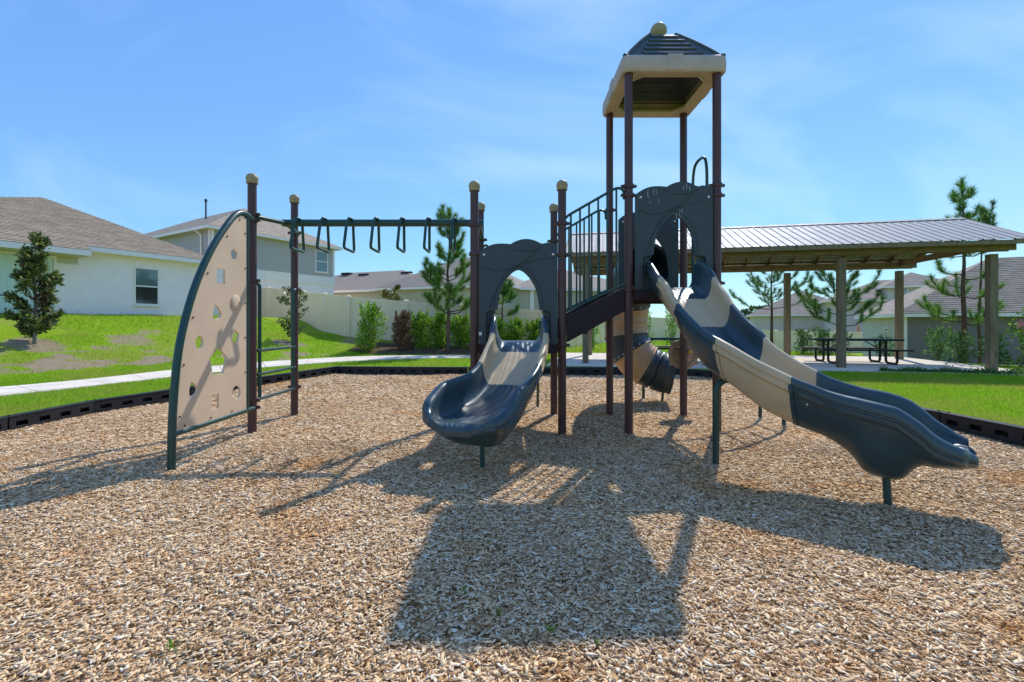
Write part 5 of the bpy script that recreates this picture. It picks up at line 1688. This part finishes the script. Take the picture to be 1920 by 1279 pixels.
def pine(x, y, h, label, mat='needle', lean=0.0, start=0.25, spread=1.3, nwh=8, dens=300, nl=0.2, r0=0.07, wid=0.011, seed=1, up=0.6, z=None, group=None, drop=0.0):
    rs = random.Random(seed)
    z = float(ground_z(x, y)) if z is None else z
    root = thing('pine_tree', (x, y, z), label, 'pine tree', group)
    tr = [Vector((x, y, z - .1))]
    for k in range(1, 8):
        f = k / 7
        tr.append(Vector((x + lean * f * f + rs.uniform(-.04, .04), y + rs.uniform(-.04, .04), z + h * f)))
    trunk = MB().tube(tr, [r0 * (1 - .85 * k / 7) for k in range(8)], 9)
    segs = []
    def at_(f):
        q = min(f, 1) * 7; i = min(6, int(q)); return tr[i].lerp(tr[i + 1], q - i)
    def limb(p0, d, L, el, r, sub=True):
        """a limb that leaves the trunk flat and turns up towards its tip"""
        P = [p0]
        for q in (.3, .6, .85, 1.0):
            P.append(p0 + d * (L * q * (1 - .12 * q)) + ez * (L * el * q * q - drop * L * q * (1 - q)) + Vector((rs.uniform(-.05, .05), rs.uniform(-.05, .05), rs.uniform(-.04, .04))) * L)
        trunk.tube(P, [r, r * .8, r * .55, r * .35, r * .2], 5)
        for i in range(1, 4):
            segs.append((P[i], P[i + 1], 1.0 if i > 1 else .55))
        e = (P[4] - P[3]).normalized()
        segs.append((P[4], P[4] + e * .06 + ez * .1, 1.8))
        if sub:
            for sd in (-1, 1):
                for q, base in ((.35, 1), (.7, 2)):
                    if rs.random() < .72:
                        s = Vector((-d.y, d.x, 0)) * sd
                        b0 = P[base].lerp(P[base + 1], rs.random())
                        t = (s * .75 + d * .7 + ez * .35).normalized()
                        l2 = L * rs.uniform(.22, .42)
                        b1 = b0 + t * l2 * .6; b2 = b0 + t * l2 + ez * l2 * .35
                        trunk.tube([b0, b1, b2], [r * .4, r * .3, r * .15], 4)
                        segs.append((b0.lerp(b1, .4), b1, .8)); segs.append((b1, b2, 1.3))
    for w in range(nwh):
        f = start + (0.95 - start) * (w / (nwh - 1)) ** 0.9
        nb = rs.choice((2, 3, 4, 4, 5))
        a0 = rs.uniform(0, 6.28)
        for b in range(nb):
            a = a0 + 6.28 * b / nb + rs.uniform(-.5, .5)
            L = spread * (1.0 - .80 * (f - start) / (1 - start)) * rs.uniform(.55, 1.2)
            limb(at_(f + rs.uniform(-.03, .03)), Vector((math.cos(a), math.sin(a), 0)), L, up * rs.uniform(.5, 1.2) * (0.6 + .8 * f), r0 * .35 * (1.1 - .7 * f))
    segs.append((at_(.88), at_(.97), 1.3)); segs.append((at_(.97), at_(1.0) + ez * .12, 2.2))
    trunk.build('trunk', MT['bark'], root, 60)
    P, D = [], []
    for p, q, wgt in segs:
        L = (q - p).length
        k = max(3, int(dens * L * wgt))
        t = RNG.random((k, 1))
        P.append(np.array(p) * (1 - t) + np.array(q) * t); D.append(np.tile(np.array((q - p).normalized()), (k, 1)))
    P = np.concatenate(P); D = np.concatenate(D)
    rd = rnd_dirs(len(P))
    dd = D * 0.62 + rd * 0.72 + np.array([0, 0, .18])
    dd /= np.linalg.norm(dd, axis=1)[:, None]
    s = np.cross(dd, rnd_dirs(len(P))); s /= np.linalg.norm(s, axis=1)[:, None] + 1e-9
    L = nl * RNG.uniform(.6, 1.2, (len(P), 1))
    V = np.stack([P - s * wid / 2, P + s * wid / 2, P + dd * L], 1).reshape(-1, 3)
    link('crown', fast_mesh('crown', V, 3), MT[mat], root)
    return root

pine(-2.72, 19.3, 6.0, 'tall young pine in front of the hedge, left of the low slide', 'needle', 0.05, .30, 1.45, 9, 520, .26, .095, .013, seed=5, up=.8)
pine(-0.45, 20.2, 3.3, 'small lime green pine seen through the low slide arch', 'needle_lime', 0.1, .5, 1.25, 4, 460, .27, .06, .014, seed=11, up=.6)
pine(-1.35, 24.5, 4.6, 'pine half hidden behind the left front post of the low deck', 'needle', 0.0, .42, 1.3, 5, 380, .25, .08, .015, seed=23, up=.5)
pine(12.0, 21.0, 4.7, 'slim pine left of the rear middle pavilion post', 'needle_blue', 0.0, .42, 1.7, 6, 300, .21, .075, .013, seed=31, up=.5)
pine(15.9, 22.0, 5.2, 'broad pine directly behind the front middle pavilion post', 'needle_blue', 0.1, .36, 2.1, 7, 420, .25, .10, .015, seed=8, up=.95)
pine(15.9, 16.0, 6.2, 'leaning pine by the russet-roofed house rising above the pavilion roof', 'needle', -0.05, .25, 1.7, 7, 340, .24, .095, .012, seed=19, up=.45, z=-0.15, drop=.25)
pine(16.75, 16.3, 5.5, 'pine whose short shoots show just right of the leaning pine top', 'needle_blue', 0.1, .80, .6, 3, 420, .2, .06, .013, seed=41, up=1.4, z=-0.2)

# hedge in front of the fence, bush by bush
HG = 'hedge shrubs in front of the vinyl fence'
hed = [(-5.95, 19.35, 1.25, 1.95, 'loose tall bright green shrub at the left end of the hedge', 'hedge'),
       (-4.75, 19.75, .9, 1.6, 'withered brown shrub second from the left in the hedge', 'hedge_brown'),
       (-4.05, 19.9, 1.0, 1.62, 'dense hedge shrub just right of the withered brown one', 'hedge'),
       (-3.2, 19.95, 1.0, 1.6, 'hedge shrub just left of the tall pine trunk', 'hedge'),
       (-2.25, 19.95, 1.0, 1.55, 'hedge shrub just right of the tall pine trunk', 'hedge'),
       (-1.35, 20.1, .95, 1.5, 'hedge shrub beside the left front post of the low deck', 'hedge'),
       (-0.55, 20.2, .95, 1.42, 'hedge shrub at the left in the low slide arch', 'hedge'),
       (0.25, 20.25, .95, 1.45, 'hedge shrub in the middle of the low slide arch', 'hedge'),
       (1.05, 20.3, .95, 1.4, 'hedge shrub at the right in the low slide arch', 'hedge')]
for (x, y, w, h, lab, mm) in hed:
    shrub(x, y, w * .98, h * .94, lab, mm, .09, 3600, HG, .15)
soil = MB()
ring = [(-6.9, 19.0), (-5.6, 18.75), (-3.8, 18.95), (-2.5, 18.75), (1.4, 18.8), (1.5, 20.9), (-6.6, 20.6)]
soil.add([(x, y, float(ground_z(x, y)) + .02) for x, y in ring], [tuple(range(len(ring)))])
so = soil.build('planting_bed', MT['soil'])
tag(so, kind='structure')

# magnolias on the slope
def magnolia(x, y, h, prof, label, mat='magnolia', leaf=.15, n=2400, z=None):
    z = float(ground_z(x, y)) if z is None else z
    root = thing('magnolia_tree', (x, y, z), label, 'tree')
    limbs = MB().tube([(x, y, z - .1), (x + .03, y, z + h * .35), (x - .02, y, z + h * .7), (x + .02, y, z + h * .97)], [.05, .04, .028, .01], 8)
    pts, dirs = [], []
    NL = 34
    for k in range(NL):
        f = random.uniform(.10, .99)
        rad = float(np.interp(f, [p[0] for p in prof], [p[1] for p in prof])) * random.uniform(.55, 1.0)
        a = random.uniform(0, 6.28)
        p0 = Vector((x, y, z + h * max(.05, f - .08))); p1 = Vector((x + math.cos(a) * rad, y + math.sin(a) * rad, z + h * f + .06))
        limbs.tube([p0, p0.lerp(p1, .55) - ez * .03, p1], [.014, .01, .004], 4)
        m_ = int(n / NL * random.uniform(.5, 1.5))
        t = 1.08 - .85 * RNG.random(m_)[:, None] ** 1.7
        c = np.array(p0) * (1 - t) + np.array(p1) * t + RNG.normal(0, .045, (m_, 3))
        pts.append(c); dirs.append(np.tile(np.array([math.cos(a) * .6, math.sin(a) * .6, .3]), (m_, 1)))
    limbs.build('trunk', MT['bark_grey'], root, 60)
    V = leaves(np.concatenate(pts), leaf, .48, .25, np.concatenate(dirs))
    link('crown', fast_mesh('crown', V, 4), MT[mat], root)
magnolia(-13.27, 12.65, 3.0, [(0, .05), (.08, .25), (.2, .48), (.38, .54), (.58, .44), (.7, .34), (.82, .18), (.93, .30), (1, .14)], 'bushy dark magnolia on the slope before the white house', leaf=.125, n=4600)
magnolia(-9.25, 19.2, 2.45, [(0, .1), (.12, .3), (.3, .55), (.5, .75), (.7, .55), (.85, .4), (1, .1)], 'slender magnolia before the fence, behind the rear left post', leaf=.14, n=900)
magnolia(-7.4, 28.0, 3.2, [(0, .6), (.3, .9), (.6, .75), (.85, .6), (1, .35)], 'golden green tree top showing over the fence', 'gold_leaf', .2, 1500, z=0.45)

# shrubs round the pavilion
PG = 'shrubs round the pavilion slab'
for i, (x, y, w, h, lab) in enumerate([(12.1, 18.9, .7, .95, 'small shrub left of the rear middle pavilion post'), (13.0, 19.2, .8, 1.0, 'small shrub behind the left end of the right picnic table'), (14.6, 20.2, .9, 1.0, 'shrub behind the middle of the right picnic table'),
                                   (16.0, 19.6, .9, 1.15, 'shrub beside the rear right pavilion post'), (16.3, 17.4, .95, 1.1, 'wispy shrub left of the leaning pine by the shade-toned grey wall'), (15.0, 15.2, .8, .95, 'leafy shrub just left of the leaning pine trunk'),
                                   (15.3, 14.4, .8, .95, 'leafy shrub just right of the leaning pine trunk'), (15.6, 13.6, .8, .8, 'low shrub right of the front right pavilion post'), (15.3, 12.95, .8, .85, 'shrub under the pink flowers at the right edge')]):
    shrub(x, y, w, h, lab, 'bush', .095, 700, PG, .25, z=-0.05 if y < 18 else None)
for i, (x, y, w, h, lab) in enumerate([(4.05, 22.6, .7, 1.6, 'young shrub on the lawn behind the stairs'), (6.9, 23.5, .9, 1.9, 'green shrub on the lawn left of the tube slide top'), (8.6, 24.5, 1.0, 2.0, 'green shrub on the lawn right of the tube slide')]):
    shrub(x, y, w, h, lab, 'hedge', .11, 700, None, .4)

# pink crape myrtle at the right edge
cm = thing('crape_myrtle', (14.35, 12.2, 0), 'pink flowering crape myrtle at the right edge', 'tree')
st_ = MB(); pts = []; fl = []
for k in range(8):
    a = random.uniform(2.2, 4.2) if k < 5 else random.uniform(0, 6.28)
    e = Vector((14.35 + math.cos(a) * random.uniform(.5, 1.0), 12.2 + math.sin(a) * random.uniform(.3, .9), random.uniform(1.1, 2.6)))
    b0 = Vector((14.35, 12.2, -.08)); mid = b0.lerp(e, .55) + ez * .25
    st_.tube([b0, mid, e], [.03, .02, .008], 6)
    t = RNG.uniform(.35, 1.0, 130)[:, None]
    pts.append((np.array(mid) * (1 - t) + np.array(e) * t) + RNG.normal(0, .10, (130, 3)))
    fl.append(np.array(e) + RNG.normal(0, .06, (90, 3)) + np.array([0, 0, .05]))
st_.build('stem', MT['bark_grey'], cm, 60)
link('foliage', fast_mesh('foliage', leaves(np.concatenate(pts), .085, .55, .2), 4), MT['hedge'], cm)
link('flowers', fast_mesh('flowers', leaves(np.concatenate(fl[::2]), .045, .8, .2), 4), MT['petal'], cm)['kind'] = 'stuff'

# creeping ground cover along the slab edge
n = 5200
t = RNG.uniform(0, 1, n)
gx = 9.9 + 4.3 * t; gy = 12.2 - 0.85 * t + RNG.normal(0, .16, n) * (0.35 + .65 * t)
c = np.stack([gx, gy, ground_z(gx, gy) + np.abs(RNG.normal(0, .055, n)) * (0.5 + .8 * np.sin(gx * 4.0) ** 2) + .01], -1)
gc = link('ground_cover', fast_mesh('ground_cover', leaves(c, .06, .5, .5), 4), MT['bush'])
tag(gc, 'dark creeping ground cover along the right slab edge', 'ground cover', kind='stuff')

# far woodland
for i, (x, y, w, h) in enumerate([(50, 96, 10, 5.6), (57, 98, 12, 6.4), (64, 100, 11, 5.6), (70, 97, 9, 6.6), (45, 104, 10, 5.0), (76, 103, 12, 5.8), (61, 92, 7, 5.0), (84, 104, 13, 6)]):
    lab = ['round far tree, leftmost above the far fence', 'broad far tree above the pyramid roof', 'far tree left of the front middle pavilion post', 'tall dark far tree behind the mauve roof', 'hazy far tree between two pavilion posts', 'far tree just right of the tall dark one', 'small far tree in front of the broad one', 'rightmost far tree, behind the broad pine'][i]
    root = thing('distant_tree', (x, y, -3), lab, 'tree', 'far woodland trees')
    MB().tube([(x, y, -3.2), (x + .2, y, 0), (x, y, h * .6)], [.35, .25, .1], 7).build('trunk', MT['bark_grey'], root, 60)
    P_, D_ = [], []
    for k in range(12):
        c, d = blob(120, (x + random.uniform(-.38, .38) * w, y + random.uniform(-2, 2), -1 + (h + .2) * random.uniform(.25, .86)), (w * .2, w * .2, h * .16), .3)
        P_.append(c); D_.append(d)
    link('crown', fast_mesh('crown', leaves(np.concatenate(P_), .75, .6, .2, np.concatenate(D_)), 4), MT['far_leaf'], root)

# weeds sprouting in the chips
for i, (x, y, s, lab) in enumerate([(-1.37, 1.83, .035, 'bright green weed sprouting from the chips at lower left'), (-.24, 2.22, .03, 'weed sprouting in the shade below the low slide'), (.16, 1.92, .032, 'larger weed in the chips at the bottom centre'), (-.06, 2.05, .022, 'tiny weed left of the larger one at the bottom centre'), (.35, 1.85, .02, 'thin weed right of the larger one at the bottom centre')]):
    root = thing('weed', (x, y, 0), lab, 'weed', 'weeds in the wood chips')
    k = 14
    c = np.tile([x, y, .008], (k, 1)) + RNG.normal(0, .006, (k, 3)) * [1, 1, .3]
    link('leaves', fast_mesh('leaves', leaves(c, s, .22, .7), 4), MT['weed'], root)
